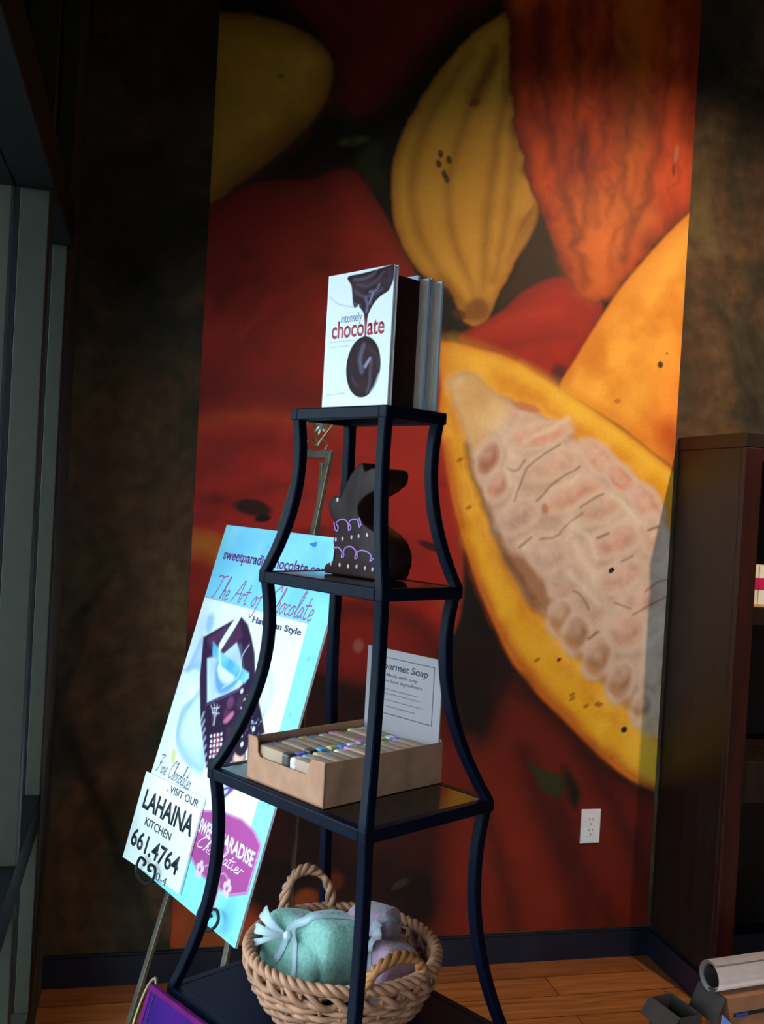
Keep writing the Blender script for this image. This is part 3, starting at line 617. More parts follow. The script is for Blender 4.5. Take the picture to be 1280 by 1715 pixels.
# ------------------------------------------------------------------ the black display stand
SX, SY, TH = .597, -1.342, .522
SM = Matrix.Translation((SX, SY, 0)) @ Matrix.Rotation(TH, 4, 'Z')
def on_stand(u, w, z, rot=0): return SM @ Matrix.Translation((u, w, z)) @ Matrix.Rotation(rot, 4, 'Z')
m_iron = mat('black_painted_iron', (8,12,27), .42, var=.12, scale=40, spec=.07)
m_shelf = mat('glossy_black_shelf', (13,13,15), .10, var=.1, spec=.5)
LV = [(.073,.127,1.66),(.097,.166,1.361),(.152,.217,.995),(.193,.250,.589),(.225,.290,.16)]
BULGE = [1.4, 1.2, 1.7, 1.6]
m_shelf2 = mat('matte_navy_shelf', (10,15,34), .55, var=.1, spec=.12)
st = empty('display_stand', 'black iron display stand with five shelves between curving legs', 'display stand', SM)
HB = .0095
for sx in (-1, 1):
    for sy in (-1, 1):
        path = []
        for k in range(4):
            a0, b0, z0 = LV[k]; a1, b1, z1 = LV[k+1]; q = BULGE[k]
            for i in range(14):
                t = i/14; e = -q*t+(1+q)*t*t
                path.append((a0+(a1-a0)*e, b0+(b1-b0)*e, z0+(z1-z0)*t-.0005))
        path.append((LV[4][0], LV[4][1], LV[4][2])); path.append((LV[4][0], LV[4][1], 0))
        bm = bmn(); prev = None
        for a, b, z in path:
            cx, cy = sx*(a-HB), sy*(b-HB)
            ring = [bm.verts.new((cx+dx*HB, cy+dy*HB, z)) for dx, dy in ((-.8,-1),(.8,-1),(1,-.8),(1,.8),(.8,1),(-.8,1),(-1,.8),(-1,-.8))]
            if prev:
                for i in range(8): bm.faces.new((prev[i], prev[(i+1) % 8], ring[(i+1) % 8], ring[i]))
            else: bm.faces.new(ring)
            prev = ring
        bm.faces.new(prev[::-1])
        auto_smooth(obj('leg', bm, m_iron, st), 40)
for a, b, z in LV:
    w2 = .009
    for s in (-1, 1):
        obj('rail', box(bmn(), -a, a, s*b-(w2*2 if s > 0 else 0), s*b+(0 if s > 0 else w2*2), z-.021, z, .0025), m_iron, st)
        obj('rail', box(bmn(), s*a-(w2*2 if s > 0 else 0), s*a+(0 if s > 0 else w2*2), -b+w2*2, b-w2*2, z-.021, z, .0025), m_iron, st)
    obj('shelf', box(bmn(), -a+.017, a-.017, -b+.017, b-.017, z-.012, z-.0008), m_shelf if z > .7 else m_shelf2, st)

# ------------------------------------------------------------------ books on the top shelf
m_jacket = mat('white_glossy_jacket', (222,218,226), .3, var=.02, coat=.4)
m_pages = mat('cream_pages', (226,208,192), .8, var=.18, scale=30, stretch=(40,1,1))
m_choc = mat('printed_chocolate', (34,14,14), .5, var=.6, scale=26, rgb2=(52,30,34), spec=.15)
m_title = mat('printed_red', (176,44,62), .4); m_blue = mat('printed_slate', (60,74,120), .4); m_grey = mat('printed_grey', (150,156,170), .5)
m_maroon = mat('maroon_cloth', (44,9,9), .55, var=.15); m_greycov = mat('blue_grey_cover', (176,184,198), .4, var=.05); m_dark = mat('charcoal_cover', (26,28,34), .45)
CF = Matrix(((0,0,-1,0),(-1,0,0,0),(0,1,0,0),(0,0,0,1)))   # sheet x -> -w, sheet y -> z, sheet normal -> -u
def upright_book(name, label, u0, u1, w0, w1, z0, z1, cov, spine_near=False, c=.0028):
    r = empty(name, label, 'book', on_stand((u0+u1)/2, w0, z0), None)
    t = u1-u0; W = w1-w0; H = z1-z0
    bm = bmn()
    box(bm, -t/2, -t/2+c, 0, W, 0, H, .0006); box(bm, t/2-c, t/2, 0, W, 0, H, .0006)
    if spine_near: box(bm, -t/2+c, t/2-c, 0, c, 0, H)
    else: box(bm, -t/2+c, t/2-c, W-c, W, 0, H)
    obj('cover', bm, cov, r)
    obj('pages', box(bmn(), -t/2+c, t/2-c, c+.001 if spine_near else .004, W-(.004 if spine_near else c+.001), .004, H-.004), m_pages, r)
    return r
ZT = 1.6602
bk = empty('cookbook', 'white cookbook with a dripping chocolate cover, facing the window on the top shelf', 'book', on_stand(0, 0, 0))
bm = bmn(); box(bm, -.0722, -.0694, -.127, .040, ZT, 1.890, .0006); box(bm, -.0644, -.0622, -.127, .040, ZT, 1.890, .0006); box(bm, -.0694, -.0644, .037, .040, ZT, 1.890)
obj('cover', bm, m_jacket, bk); obj('pages', box(bmn(), -.0694, -.0644, -.123, .036, ZT+.004, 1.886), m_pages, bk)
SH = Matrix.Translation((-.0722, 0, 0)) @ CF
def sheet(bm): return xform(bm, SH)
CP = Print(-.0396, .1266, ZT+.0004, 1.8896, .0011, (226,224,230))
CP.stroke([(-0.0334,1.8534),(-0.0109,1.8387),(0.0188,1.8316),(0.0416,1.8266)], .0016, (150,160,176), .7, soft=.0012)
POUR = [(0.0112,1.8827),(0.0509,1.8846),(0.0899,1.8871),(0.1275,1.8916),(0.1309,1.8953),(0.1273,1.8699),(0.1221,1.8563),(0.1142,1.8468),(0.0975,1.8408),(0.0836,1.8317),(0.075,1.822),(0.0688,1.8106),(0.0662,1.7949),(0.0662,1.775),(0.0627,1.7752),(0.0614,1.7953),(0.0574,1.8144),(0.0499,1.8237),(0.0414,1.8293),(0.0334,1.828),(0.0283,1.836),(0.0255,1.8499),(0.0216,1.8665)]
CP.fill(POUR, (40,18,20), soft=.0008, mott=.6, ms=40, col2=(54,28,34), ax=(.5,1.5))
for l, wd, c in (([(0.0274,1.8753),(0.0517,1.8743),(0.075,1.8789),(0.0825,1.8833)],.003,(104,92,112)), ([(0.0363,1.8662),(0.0608,1.8607),(0.0838,1.8673),(0.1019,1.8809)],.003,(84,70,92)), ([(0.0332,1.8544),(0.0542,1.8441),(0.0779,1.8442),(0.1004,1.8522)],.004,(90,78,100)), ([(0.0695,1.8504),(0.0851,1.8513),(0.0921,1.8598)],.003,(132,124,150)), ([(0.0604,1.8408),(0.0653,1.8296),(0.0642,1.8191)],.004,(120,116,150)), ([(0.0776,1.8469),(0.0744,1.8393),(0.0711,1.8317)],.003,(150,148,176)), ([(0.113,1.8847),(0.1179,1.8711),(0.113,1.8612)],.003,(66,50,66)), ([(0.0291,1.836),(0.0391,1.8322),(0.0474,1.8301)],.0018,(110,100,130))):
    CP.stroke(l, wd, c, .7, soft=.003, rough=.001)
CP.stroke([(0.0433,1.8305),(0.0432,1.8224),(0.0412,1.8172)], .0022, (246,248,250), .9, soft=.001)
tc_ = [(0.0632,1.7253),(0.0201,1.7277),(0.0589,1.7769)]
rx = abs(tc_[1][0]-tc_[0][0]); ry = abs(tc_[2][1]-tc_[0][1])
CP.fill([(tc_[0][0]+rx*math.cos(t*PI/12), tc_[0][1]+ry*math.sin(t*PI/12)) for t in range(24)], (46,22,26), soft=.0008, mott=.4, ms=40, rim=(30,13,15), rimw=.014)
for l, wd, c, a in (([(0.0611,1.7607),(0.0562,1.7477),(0.0553,1.7343),(0.0606,1.718)],.010,(98,88,110),.7), ([(0.0787,1.7382),(0.0733,1.7319),(0.0679,1.7256)],.004,(176,172,196),.8), ([(0.0829,1.7353),(0.0805,1.7169),(0.0802,1.6958),(0.0754,1.6827)],.005,(104,84,100),.6), ([(0.0732,1.7572),(0.0939,1.7425),(0.1015,1.7211)],.006,(70,46,52),.7), ([(0.1023,1.7105),(0.0959,1.6951),(0.0853,1.6823)],.0022,(226,230,240),.8), ([(0.0372,1.7084),(0.042,1.7001),(0.0506,1.6944)],.003,(84,66,76),.6)):
    CP.stroke(l, wd, c, a, soft=.003, rough=.002)
CP.fill([(-0.0305,1.6673),(-0.0182,1.6738),(0.0029,1.6745),(0.0319,1.6749),(0.0526,1.6701),(0.0843,1.6704),(0.1036,1.6711),(0.1234,1.6626)], (240,244,246), soft=.004, alpha=.6, mott=.0)
fm = CP.mesh('printed_cover'); fm.transform(SH @ Matrix.Translation((0, 0, .0003)))
link('printed_cover', fm, print_mat('cover_print', .5, .06, 400), bk)
b0, b1, b2 = [(-0.0229,1.7799),(0.1104,1.7854),(-0.024,1.793)]
obj('lettering', sheet(text_mesh('chocolate', b0[0], b1[0], b0[1]-.001, .030, bold=.016)), m_title, bk, label='red title lettering: chocolate')
b0, b1 = [(0.0003,1.8047),(0.0533,1.8062)]
obj('lettering', sheet(text_mesh('intensely', b0[0], b1[0], b0[1]-.0005, .0165)), m_blue, bk, label='small slate lettering: intensely')
for a, c in (([(-0.0266,1.7725),(0.04,1.7724)]), ([(-0.0258,1.7635),(0.0245,1.7633)]), ([(-0.0282,1.6805),(0.0189,1.6827)])):
    bm = bmn(); n = 24; tube(bm, [(a[0]+(c[0]-a[0])*i/n, a[1]+(c[1]-a[1])*i/n+.0012*math.sin(i*2.4), .0002) for i in range(n+1)], .0006, 5, flat=.4)
    obj('small_print', sheet(bm), m_grey, bk, label='line of tiny grey print')
upright_book('book', 'thick maroon book with its spine toward the room, right behind the white cookbook', -.0615, .003, -.112, .05, ZT, 1.878, m_maroon, True)
upright_book('book', 'grey covered book with pages showing, second from the right on the top shelf', .0045, .0365, -.105, .06, ZT, 1.889, m_greycov, c=.006)
upright_book('book', 'grey covered book with pages showing, rightmost on the top shelf', .0395, .0715, -.103, .06, ZT, 1.891, m_greycov, c=.005)

# ------------------------------------------------------------------ chocolate rabbit on the second shelf
m_rab = mat('dark_chocolate', (44,25,22), .42, var=.15, scale=14, spec=.12)
m_icing = mat('lilac_icing', (176,120,196), .5, var=.06); m_pink = mat('pink_icing', (226,176,196), .5, var=.05); m_eye = mat('white_icing', (226,222,236), .45)
ZB = 1.3612
rab = empty('chocolate_rabbit', 'dark chocolate rabbit with lilac icing swirls on the second shelf', 'chocolate rabbit', on_stand(.01, 0, ZB))
ol = [(-0.0978,1.3605),(-0.1075,1.3662),(-0.1043,1.3771),(-0.0799,1.3894),(-0.0837,1.4095),(-0.0843,1.4292),(-0.0845,1.4554),(-0.0989,1.4695),(-0.1062,1.489),(-0.0946,1.503),(-0.0722,1.5062),(-0.0633,1.5186),(-0.0537,1.5383),(-0.0372,1.5574),(-0.018,1.568),(-0.0102,1.5547),(0.0023,1.5575),(0.0193,1.5597),(0.0309,1.5592),(0.0402,1.5563),(0.0446,1.5464),(0.0395,1.5313),(0.0158,1.5174),(-0.0044,1.5071),(-0.0216,1.4911),(-0.0193,1.4745),(-0.0027,1.4579),(0.0263,1.4454),(0.0514,1.4296),(0.0639,1.4088),(0.0637,1.3896),(0.0548,1.3654),(0.0287,1.3597),(-0.033,1.3611)]
ol = [(v.x, max(v.y-ZB, .0)) for v in catmull([(p[0], p[1], 0) for p in ol], 4, True)]
cl = []
for p in ol:
    if not cl or (abs(p[0]-cl[-1][0])+abs(p[1]-cl[-1][1])) > .0008: cl.append(p)
cl[:] = [p for i, p in enumerate(cl) if not (p[1] < .0005 and cl[i-1][1] < .0005 and cl[(i+1) % len(cl)][1] < .0005)]
bm = prism(bmn(), cl, -.060, 0, .0035, 3)
auto_smooth(obj('body', xform(bm, CF), m_rab, rab), 50)
def rab_sheet(bm): return xform(bm, CF)
for L in ([(-0.0844,1.4569),(-0.0795,1.4437),(-0.0731,1.4424),(-0.0717,1.4487),(-0.0774,1.4562),(-0.0654,1.4631),(-0.0529,1.4627),(-0.0446,1.456),(-0.042,1.4443),(-0.0364,1.4504),(-0.0427,1.4592),(-0.0315,1.4653),(-0.0199,1.4645),(-0.0151,1.4577),(-0.0137,1.4522),(-0.0097,1.4581),(-0.016,1.4686)], [(-0.0817,1.4093),(-0.0689,1.4113),(-0.0573,1.4039),(-0.0581,1.3946),(-0.0516,1.3962),(-0.0525,1.4064),(-0.0456,1.4136),(-0.0304,1.4148),(-0.0188,1.4069),(-0.0212,1.3956),(-0.0146,1.3972),(-0.0154,1.4062),(-0.0052,1.4106),(0.0122,1.409),(0.0222,1.4022),(0.0193,1.394),(0.0256,1.3965),(0.0332,1.4031)]):
    bm = bmn(); tube(bm, catmull([(p[0], p[1]-ZB, .0006) for p in L], 6), .0016, 8)
    obj('icing_swirl', rab_sheet(bm), m_icing, rab, True, 'lilac icing swirl')
for c, rr in [(c, .0034) for c in [(-0.0764,1.4252),(-0.0577,1.4282),(-0.0333,1.4323),(-0.0139,1.4356),(0.0082,1.4391)]]+[(c, .0034) for c in [(-0.0867,1.3796),(-0.0616,1.3798),(-0.0384,1.379),(-0.0153,1.3807),(0.0075,1.3799),(0.0271,1.3794)]]+[(c, .0036) for c in [(-0.0778,1.499)]]:
    bm = bmn(); bmesh.ops.create_uvsphere(bm, u_segments=12, v_segments=8, radius=1)
    xform(bm, Matrix.Translation((c[0], c[1]-ZB, .0005)) @ Matrix.Diagonal((rr*.8, rr*1.25, .0022, 1)))
    e = rr > .0035
    obj('eye' if e else 'icing_dot', rab_sheet(bm), m_eye if e else m_pink, rab, True, None if e else 'pink icing dot')

# ------------------------------------------------------------------ soap display box on the third shelf
m_kraft = mat('kraft_board', (168,116,88), .8, var=.10, scale=40); m_kraft_in = mat('kraft_inside', (150,104,78), .85, var=.1)
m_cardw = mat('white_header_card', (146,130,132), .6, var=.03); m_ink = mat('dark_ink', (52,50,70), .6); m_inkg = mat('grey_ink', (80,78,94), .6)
ZS = .9956
sb = empty('soap_box', 'open kraft display box full of wrapped soaps on the third shelf', 'display box', on_stand(-.135, -.095, ZS))
BL, BW, BH, bt = .280, .213, .078, .0028
bm = bmn(); box(bm, 0, BL, 0, bt, 0, BH-.004); box(bm, 0, BL, BW-bt, BW, 0, BH-.004); box(bm, 0, BL, bt, BW-bt, 0, bt); box(bm, BL-bt, BL, bt, BW-bt, bt, BH)
obj('tray', bm, m_kraft, sb)
fr = [(0,0),(BW,0),(BW,BH),(BW-.024,BH),(BW-.028,BH-.006),(BW-.030,.052),(BW-.038,.045),(.052,.045),(.044,.050),(.040,BH-.012),(.034,BH-.004),(0,BH-.002)]
obj('front_panel', xform(prism(bmn(), [(y, z) for y, z in fr], 0, bt), Matrix(((0,0,1,0),(1,0,0,0),(0,1,0,0),(0,0,0,1)))), m_kraft, sb, label='low cut-out front panel')
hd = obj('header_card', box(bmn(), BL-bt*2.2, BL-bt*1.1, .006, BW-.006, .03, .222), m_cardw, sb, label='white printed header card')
HF = Matrix.Translation((BL-bt*2.2, BW, 0)) @ CF          # x from the left edge as the shopper reads it
bm = bmn()
for x0, x1, y0, y1 in ((.022,.188,.205,.2065),(.022,.188,.098,.0995),(.022,.0235,.098,.2065),(.1865,.188,.098,.2065)): box(bm, x0, x1, y0, y1, 0, .0004)
obj('border', xform(bm, HF), m_ink, hd, label='thin dark ruled border')
obj('lettering', xform(text_mesh('Gourmet Soap', .036, .172, .184, .0135, .0004, .012, .15), HF), m_ink, hd, label='lettering: Gourmet Soap')
obj('lettering', xform(text_mesh('Made with only', .062, .146, .170, .0065, .0004, .004, .15), HF), m_inkg, hd, label='small lettering: Made with only')
obj('lettering', xform(text_mesh('the best ingredients', .052, .158, .159, .0065, .0004, .004, .15), HF), m_inkg, hd, label='small lettering: the best ingredients')
for y, x0, x1 in ((.145,.058,.152),(.137,.056,.154),(.125,.048,.164),(.113,.066,.142)):
    bm = bmn(); tube(bm, [(x0+(x1-x0)*i/30, y+.0012*math.sin(i*2.6), .0002) for i in range(31)], .0007, 5, flat=.4)
    obj('small_print', xform(bm, HF), m_inkg, hd, label='line of tiny grey print')
# the soaps: two rows of eleven, each a bar in a kraft sleeve
SOAPC = [(70,56,50),(206,206,210),(226,230,232),(110,170,206),(196,120,170),(120,110,70),(206,180,120),(110,140,120),(150,110,190),(90,160,210),(180,190,110)]
m_soap = [mat('soap_%s' % n, c, .5, var=.35, scale=90) for n, c in zip(('charcoal','grey','white','blue','pink','olive','honey','sage','lilac','sky','lime'), SOAPC)]
m_sleeve = mat('kraft_sleeve', (172,136,112), .7, var=.08, scale=30)
CN = ['charcoal', 'grey', 'white', 'blue', 'pink', 'olive', 'honey', 'sage', 'lilac', 'sky blue', 'lime']
ORD = ['front', 'second from the front', 'third from the front', 'fourth from the front', 'fifth from the front', 'sixth from the front', 'seventh from the front', 'eighth from the front', 'third from the header card', 'second from the header card', 'nearest the header card']
base_me = None; random.seed(3)
def soap_meshes():
    b1 = box(bmn(), -.0102, .0102, -.0475, .0475, 0, .056, .004)
    b2 = box(bmn(), -.0113, .0113, -.034, .034, -.0008, .0575, .0045)
    return mesh_of(b1, 'bar'), mesh_of(b2, 'sleeve')
me_bar, me_slv = soap_meshes()
for row, (wy, rn) in enumerate(((.055, 'right'), (.155, 'left'))):
    for i in range(11):
        ci = (i*3+row*5) % 11 if i else (0 if row else 1)
        r = empty('soap_bar', 'soap bar with %s ends, %s in the %s row' % (CN[ci], ORD[i], rn), 'soap',
                  on_stand(-.135+.0175+i*.0240, -.095+wy, ZS+.0045+random.uniform(0, .004), random.uniform(-.02, .02)), 'soaps in the kraft display box')
        mb = me_bar.copy(); link('bar', mb, m_soap[ci], r); auto_smooth(link('sleeve', me_slv.copy(), m_sleeve, r), 40)

# ------------------------------------------------------------------ wicker basket on the fourth shelf
m_wick = mat('pale_wicker', (172,118,88), .6, var=.25, scale=30); m_wick2 = mat('amber_wicker', (156,96,48), .55, var=.25, scale=30)
ZK = .5897; RC = .168
bs = empty('wicker_basket', 'round woven wicker basket holding cloth bundles on the fourth shelf', 'basket', on_stand(.006, -.008, ZK))
NS = 30
def rad(z): return .118+.048*math.sin(min(1, z/.1)*PI/2)
bm = bmn(); bmesh.ops.create_circle(bm, cap_ends=True, segments=40, radius=.118); 
xform(bm, Matrix.Translation((0, 0, .004))); bmesh.ops.extrude_face_region(bm, geom=bm.faces[:])
obj('base', bm, m_wick, bs)
for k in range(NS):
    t = 2*PI*k/NS; bm = bmn()
    tube(bm, [(rad(z)*math.cos(t), rad(z)*math.sin(t), z) for z in (.004,.02,.04,.06,.08,.098)], .0036, 6)
    obj('stake', bm, m_wick, bs, True)
for j in range(9):
    z = .007+j*.0092; pts = []
    for i in range(NS*4):
        t = 2*PI*i/(NS*4); r = rad(z)+.0050*math.cos(NS/2*t+(PI if j % 2 else 0))
        pts.append((r*math.cos(t), r*math.sin(t), z+.0022*math.sin(3*t+j*2)))
    bm = bmn(); tube(bm, pts, .0052, 7, True); obj('weaver', bm, m_wick, bs, True)
for s in range(2):
    pts = []
    for i in range(220):
        t = 2*PI*i/220; ph = 13*t+s*PI; r = .166+.007*math.sin(ph)
        pts.append((r*math.cos(t), r*math.sin(t), .092+.011*math.cos(ph)))
    bm = bmn(); tube(bm, pts, .0056, 8, True); obj('braid_strand', bm, m_wick, bs, True)
for s in range(3):
    pts = []
    for i in range(260):
        t = 2*PI*i/260; ph = 20*t+s*2*PI/3; r = RC+.0065*math.sin(ph)
        pts.append((r*math.cos(t), r*math.sin(t), .112+.0055*math.cos(ph)))
    bm = bmn(); tube(bm, pts, .0056, 8, True); obj('rim_strand', bm, m_wick, bs, True)
def handle(tc, half, hgt, lean, m, n=46):
    h = obj('handle', bmn(), m, bs, label=None); bpy.data.meshes.remove(h.data) if False else None
    bm = bmn()
    for s in range(3):
        pts = []
        for i in range(n+1):
            q = i/n; a = PI*q; t = tc-half*math.cos(a)*1.0
            r = RC+lean*math.sin(a); c = Vector((r*math.cos(t), r*math.sin(t), .108+hgt*math.sin(a)**.8))
            ph = q*5*PI*1.3+s*2*PI/3; er = Vector((math.cos(tc), math.sin(tc), 0)); et = Vector((-math.sin(tc), math.cos(tc), 0))
            d = (et*math.cos(a)*1.0+Vector((0, 0, 1))*math.sin(a)).normalized()
            pts.append(c+.0065*(math.cos(ph)*er+math.sin(ph)*d))
        tube(bm, pts, .0058, 8)
    bmesh.ops.recalc_face_normals(bm, faces=bm.faces[:]); bm.to_mesh(h.data); bm.free()
    for p in h.data.polygons: p.use_smooth = True
    return h
handle(math.radians(74), .30, .078, .012, m_wick)
handle(math.radians(262), .36, .048, -.006, m_wick2)

# cloth bundles in the basket
from mathutils.bvhtree import BVHTree
def soft_bundle(name, lobes, m, parent, noise=.005):
    bm = bmn()
    for (x, y, z, a, b, c, rz, ry) in lobes:
        t = bmn(); bmesh.ops.create_cube(t, size=2.0); bmesh.ops.subdivide_edges(t, edges=t.edges[:], cuts=6, use_grid_fill=True)
        for v in t.verts:
            p = v.co; n4 = (abs(p.x)**5.0+abs(p.y)**5.0+abs(p.z)**5.0)**(1/5.0); v.co = p/n4
        xform(t, Matrix.Translation((x, y, z)) @ Matrix.Rotation(rz, 4, 'Z') @ Matrix.Rotation(ry, 4, 'Y') @ Matrix.Diagonal((a, b, c, 1)))
        tm = bpy.data.meshes.new('t'); t.to_mesh(tm); t.free(); bm.from_mesh(tm); bpy.data.meshes.remove(tm)
    o = obj(name, bm, m, parent, True)
    rm = o.modifiers.new('remesh', 'REMESH'); rm.mode = 'VOXEL'; rm.voxel_size = .0035; rm.use_smooth_shade = True
    sm = o.modifiers.new('smooth', 'SMOOTH'); sm.iterations = 3
    tx = bpy.data.textures.new('cloth_lumps', 'CLOUDS'); tx.noise_scale = .045
    dp = o.modifiers.new('lumps', 'DISPLACE'); dp.texture = tx; dp.strength = noise; dp.texture_coords = 'LOCAL'
    return o
def shrink(o, pts, off=.0015):
    dg = bpy.context.evaluated_depsgraph_get(); dg.update(); ev = o.evaluated_get(dg)
    tree = BVHTree.FromObject(ev, dg); out = []
    for p in pts:
        loc, nrm, _, _ = tree.find_nearest(Vector(p)); out.append((loc+nrm*off, nrm))
    return out
def ribbon(bm, pn, width):
    prev = None
    for i, (p, n) in enumerate(pn):
        a = pn[max(i-1, 0)][0]; b = pn[min(i+1, len(pn)-1)][0]; t = (b-a).normalized(); s = t.cross(n).normalized()
        ring = [bm.verts.new(p-s*width/2), bm.verts.new(p+n*.0008), bm.verts.new(p+s*width/2)]
        if prev:
            for k in range(2): bm.faces.new((prev[k], prev[k+1], ring[k+1], ring[k]))
        prev = ring
    bmesh.ops.solidify(bm, geom=bm.faces[:], thickness=.0006)
    return bm
m_teal = mat('teal_towelling', (126,166,152), .95, var=.14, scale=160, bump=.6, sheen=.3)
m_lav = mat('lavender_towelling', (150,118,134), .95, var=.12, scale=160, bump=.6, sheen=.3)
m_org = mat('white_organza', (214,226,232), .35, var=.08, sheen=.3); m_tul = mat('grey_white_tulle', (186,180,188), .6, var=.12)
tw = empty('towel_bundle', 'teal towel bundle tied with white ribbon, left in the basket', 'towel', on_stand(-.030, .030, .615))
tcl = soft_bundle('folded_cloth', [(-.012,.048,.072,.048,.042,.058,.2,.25),(.016,-.030,.086,.050,.052,.056,-.1,.12),(-.024,.005,.05,.046,.068,.042,.1,.5),(-.004,.005,.022,.045,.058,.024,0,0)], m_teal, tw)
bm = bmn()
ribbon(bm, shrink(tcl, catmull([(-.10,.02,.085),(-.06,.012,.12),(-.01,-.02,.16),(.05,-.05,.15)], 6)), .016)
obj('ribbon', bm, m_org, tw, True, 'white organza ribbon band')
bm = bmn(); ribbon(bm, shrink(tcl, catmull([(-.10,-.055,.03),(-.085,-.03,.075),(-.055,0,.12),(.0,.03,.14)], 6)), .010)
obj('ribbon', bm, m_org, tw, True, 'narrow white ribbon band')
kn = shrink(tcl, [(-.055,.015,.11)], .004)[0]; K = kn[0]
for d, wd in ((Vector((-.012,.055,.028)), .026), (Vector((-.03,.05,.004)), .02), (Vector((-.035,.045,-.02)), .013)):
    bm = bmn(); P = []
    for i in range(7):
        q = i/6; P.append((K+d*q+kn[1]*(.012*math.sin(PI*q)+.003), kn[1]))
    pr = None; bm = bmn()
    for i, (p, n) in enumerate(P):
        s = d.cross(n).normalized(); ww = wd*(.25+.75*i/6)
        ring = [bm.verts.new(p+s*ww*(k/4-.5)+n*(.003*(k % 2))) for k in range(5)]
        if pr:
            for k in range(4): bm.faces.new((pr[k], pr[k+1], ring[k+1], ring[k]))
        pr = ring
    bmesh.ops.solidify(bm, geom=bm.faces[:], thickness=.0006)
    obj('bow_tail', bm, m_org, tw, True, 'sheer white bow tail')
bm = bmn(); bmesh.ops.create_uvsphere(bm, u_segments=12, v_segments=8, radius=.009); xform(bm, Matrix.Translation(K))
obj('knot', bm, m_org, tw, True)
pn = shrink(tcl, catmull([(-.088,.028,.05),(-.094,.022,.035),(-.1,.018,.02)], 3), .0008)
bm = bmn(); ribbon(bm, pn, .014); obj('printed_mark', bm, mat('towel_print', (62,96,92), .9, var=.4, scale=200), tw, True, 'small dark printed mark')
lv = empty('towel_bundle', 'lavender cloth bundle with pale tulle, right in the basket', 'towel', on_stand(.050, -.048, .612))
lcl = soft_bundle('folded_cloth', [(.018,.030,.095,.048,.046,.054,.5,.2),(-.005,-.038,.072,.042,.042,.042,-.2,.3),(0,0,.026,.040,.055,.026,0,0)], m_lav, lv)
lk = shrink(lcl, [(-.04,-.01,.13)], .002)[0]
bm = bmn(); pr = None
for i in range(25):
    a = 2*PI*i/24; n = lk[1]; e1 = n.orthogonal().normalized(); e2 = n.cross(e1)
    ring = [bm.verts.new(lk[0]+(e1*math.cos(a)+e2*math.sin(a))*r+n*(h+.005*math.sin(7*a)*r/.03)) for r, h in ((.004,.004),(.014,.010),(.024,.012),(.032,.009))]
    if pr:
        for k in range(3): bm.faces.new((pr[k], pr[k+1], ring[k+1], ring[k]))
    pr = ring
bmesh.ops.solidify(bm, geom=bm.faces[:], thickness=.0006)
obj('tulle_ruffle', bm, m_tul, lv, True, 'pale tulle ruffle')
bm = bmn(); ribbon(bm, shrink(lcl, catmull([(-.07,-.05,.06),(-.05,-.02,.11),(.0,-.01,.14),(.06,.0,.12)], 6)), .009)
obj('ribbon', bm, m_tul, lv, True, 'pale ribbon band')

# ------------------------------------------------------------------ easel with the poster
PE = Vector((math.cos(-1.174), math.sin(-1.174), 0)); PNH = Vector((math.sin(-1.174), -math.cos(-1.174), 0))
PU = math.cos(.27)*Vector((0, 0, 1))-math.sin(.27)*PNH; PN = PE.cross(PU)
PO = Vector((.339, -.674, .527))
PF = frame(PO, PE, PU, PN)
m_bronze = mat('brushed_bronze', (120,112,98), .38, metal=.7, var=.25, scale=18)
m_brz2 = mat('antique_gold_wire', (150,132,96), .35, metal=.75, var=.2, scale=20)
ez = empty('easel', 'bronze metal floor easel with a scrolled top, holding the poster', 'easel', frame((.40, -.62, 0), PE, PU, PN))
EZI = ez.matrix_world.inverted()
def ez_obj(name, bm, m, label=None, smooth=False, parent=None): return obj(name, xform(bm, EZI @ PF), m, parent or ez, smooth, label)
def eoff(t): return -.095+.045*(t/1.13)
CS = -.035
def strip(bm, p, q, wd, th):
    p, q = Vector(p), Vector(q); d = (q-p).normalized(); s = d.cross(Vector((0, 0, 1))).normalized(); n = s.cross(d)
    m = frame((p+q)/2, s, d, n); L = (q-p).length
    return box(bm, -wd/2, wd/2, -L/2, L/2, -th/2, th/2, .0015, m)
def leg_pt(sgn, t): return (CS+sgn*(.066+.085*(1.14-t)), t, eoff(t))
tb = -.62
for s in (-1, 1):
    # run the leg down to the floor
    t = 0.0
    while (PF @ Vector(leg_pt(s, t))).z > .004: t -= .002
    ez_obj('leg', strip(bmn(), leg_pt(s, 1.135), leg_pt(s, t), .020, .010), m_bronze)
ez_obj('top_bar', strip(bmn(), (CS-.076, 1.137, eoff(1.137)), (CS+.076, 1.137, eoff(1.137)), .020, .012), m_bronze)
pa = EZI @ (PF @ Vector((CS+.02, 1.12, eoff(1.12)-.012)))
floor_pt = Vector((.70, -.16, .006)); pb = EZI @ floor_pt
obj('rear_leg', strip(bmn(), pa, pb, .016, .008), m_bronze, ez)
# scrolled ornament on top
def scurve(name, pts, r=.0032, m=m_brz2): 
    bm = bmn(); tube(bm, catmull([(p[0], p[1], eoff(1.14)) for p in pts], 6), r, 8); return ez_obj(name, bm, m, None, True)
scurve('scroll', [(-0.0677,1.1478),(-0.085,1.1542),(-0.0937,1.1621),(-0.0944,1.1741),(-0.0834,1.1777),(-0.0665,1.1719),(-0.0491,1.1617),(-0.0344,1.1733),(0.0062,1.2194),(0.0159,1.2315),(0.0305,1.2334)])
scurve('scroll', [(-0.0093,1.1454),(0.0043,1.1521),(0.0049,1.1612),(-0.0063,1.173),(-0.0201,1.1769),(-0.0332,1.1709),(-0.0385,1.1622),(-0.0654,1.1932),(-0.0961,1.2286),(-0.1151,1.2381)])
scurve('scroll', [(-0.0961,1.2286),(-0.1151,1.2381),(-0.1328,1.2393),(-0.1372,1.2314),(-0.125,1.2246),(-0.1157,1.2285)])
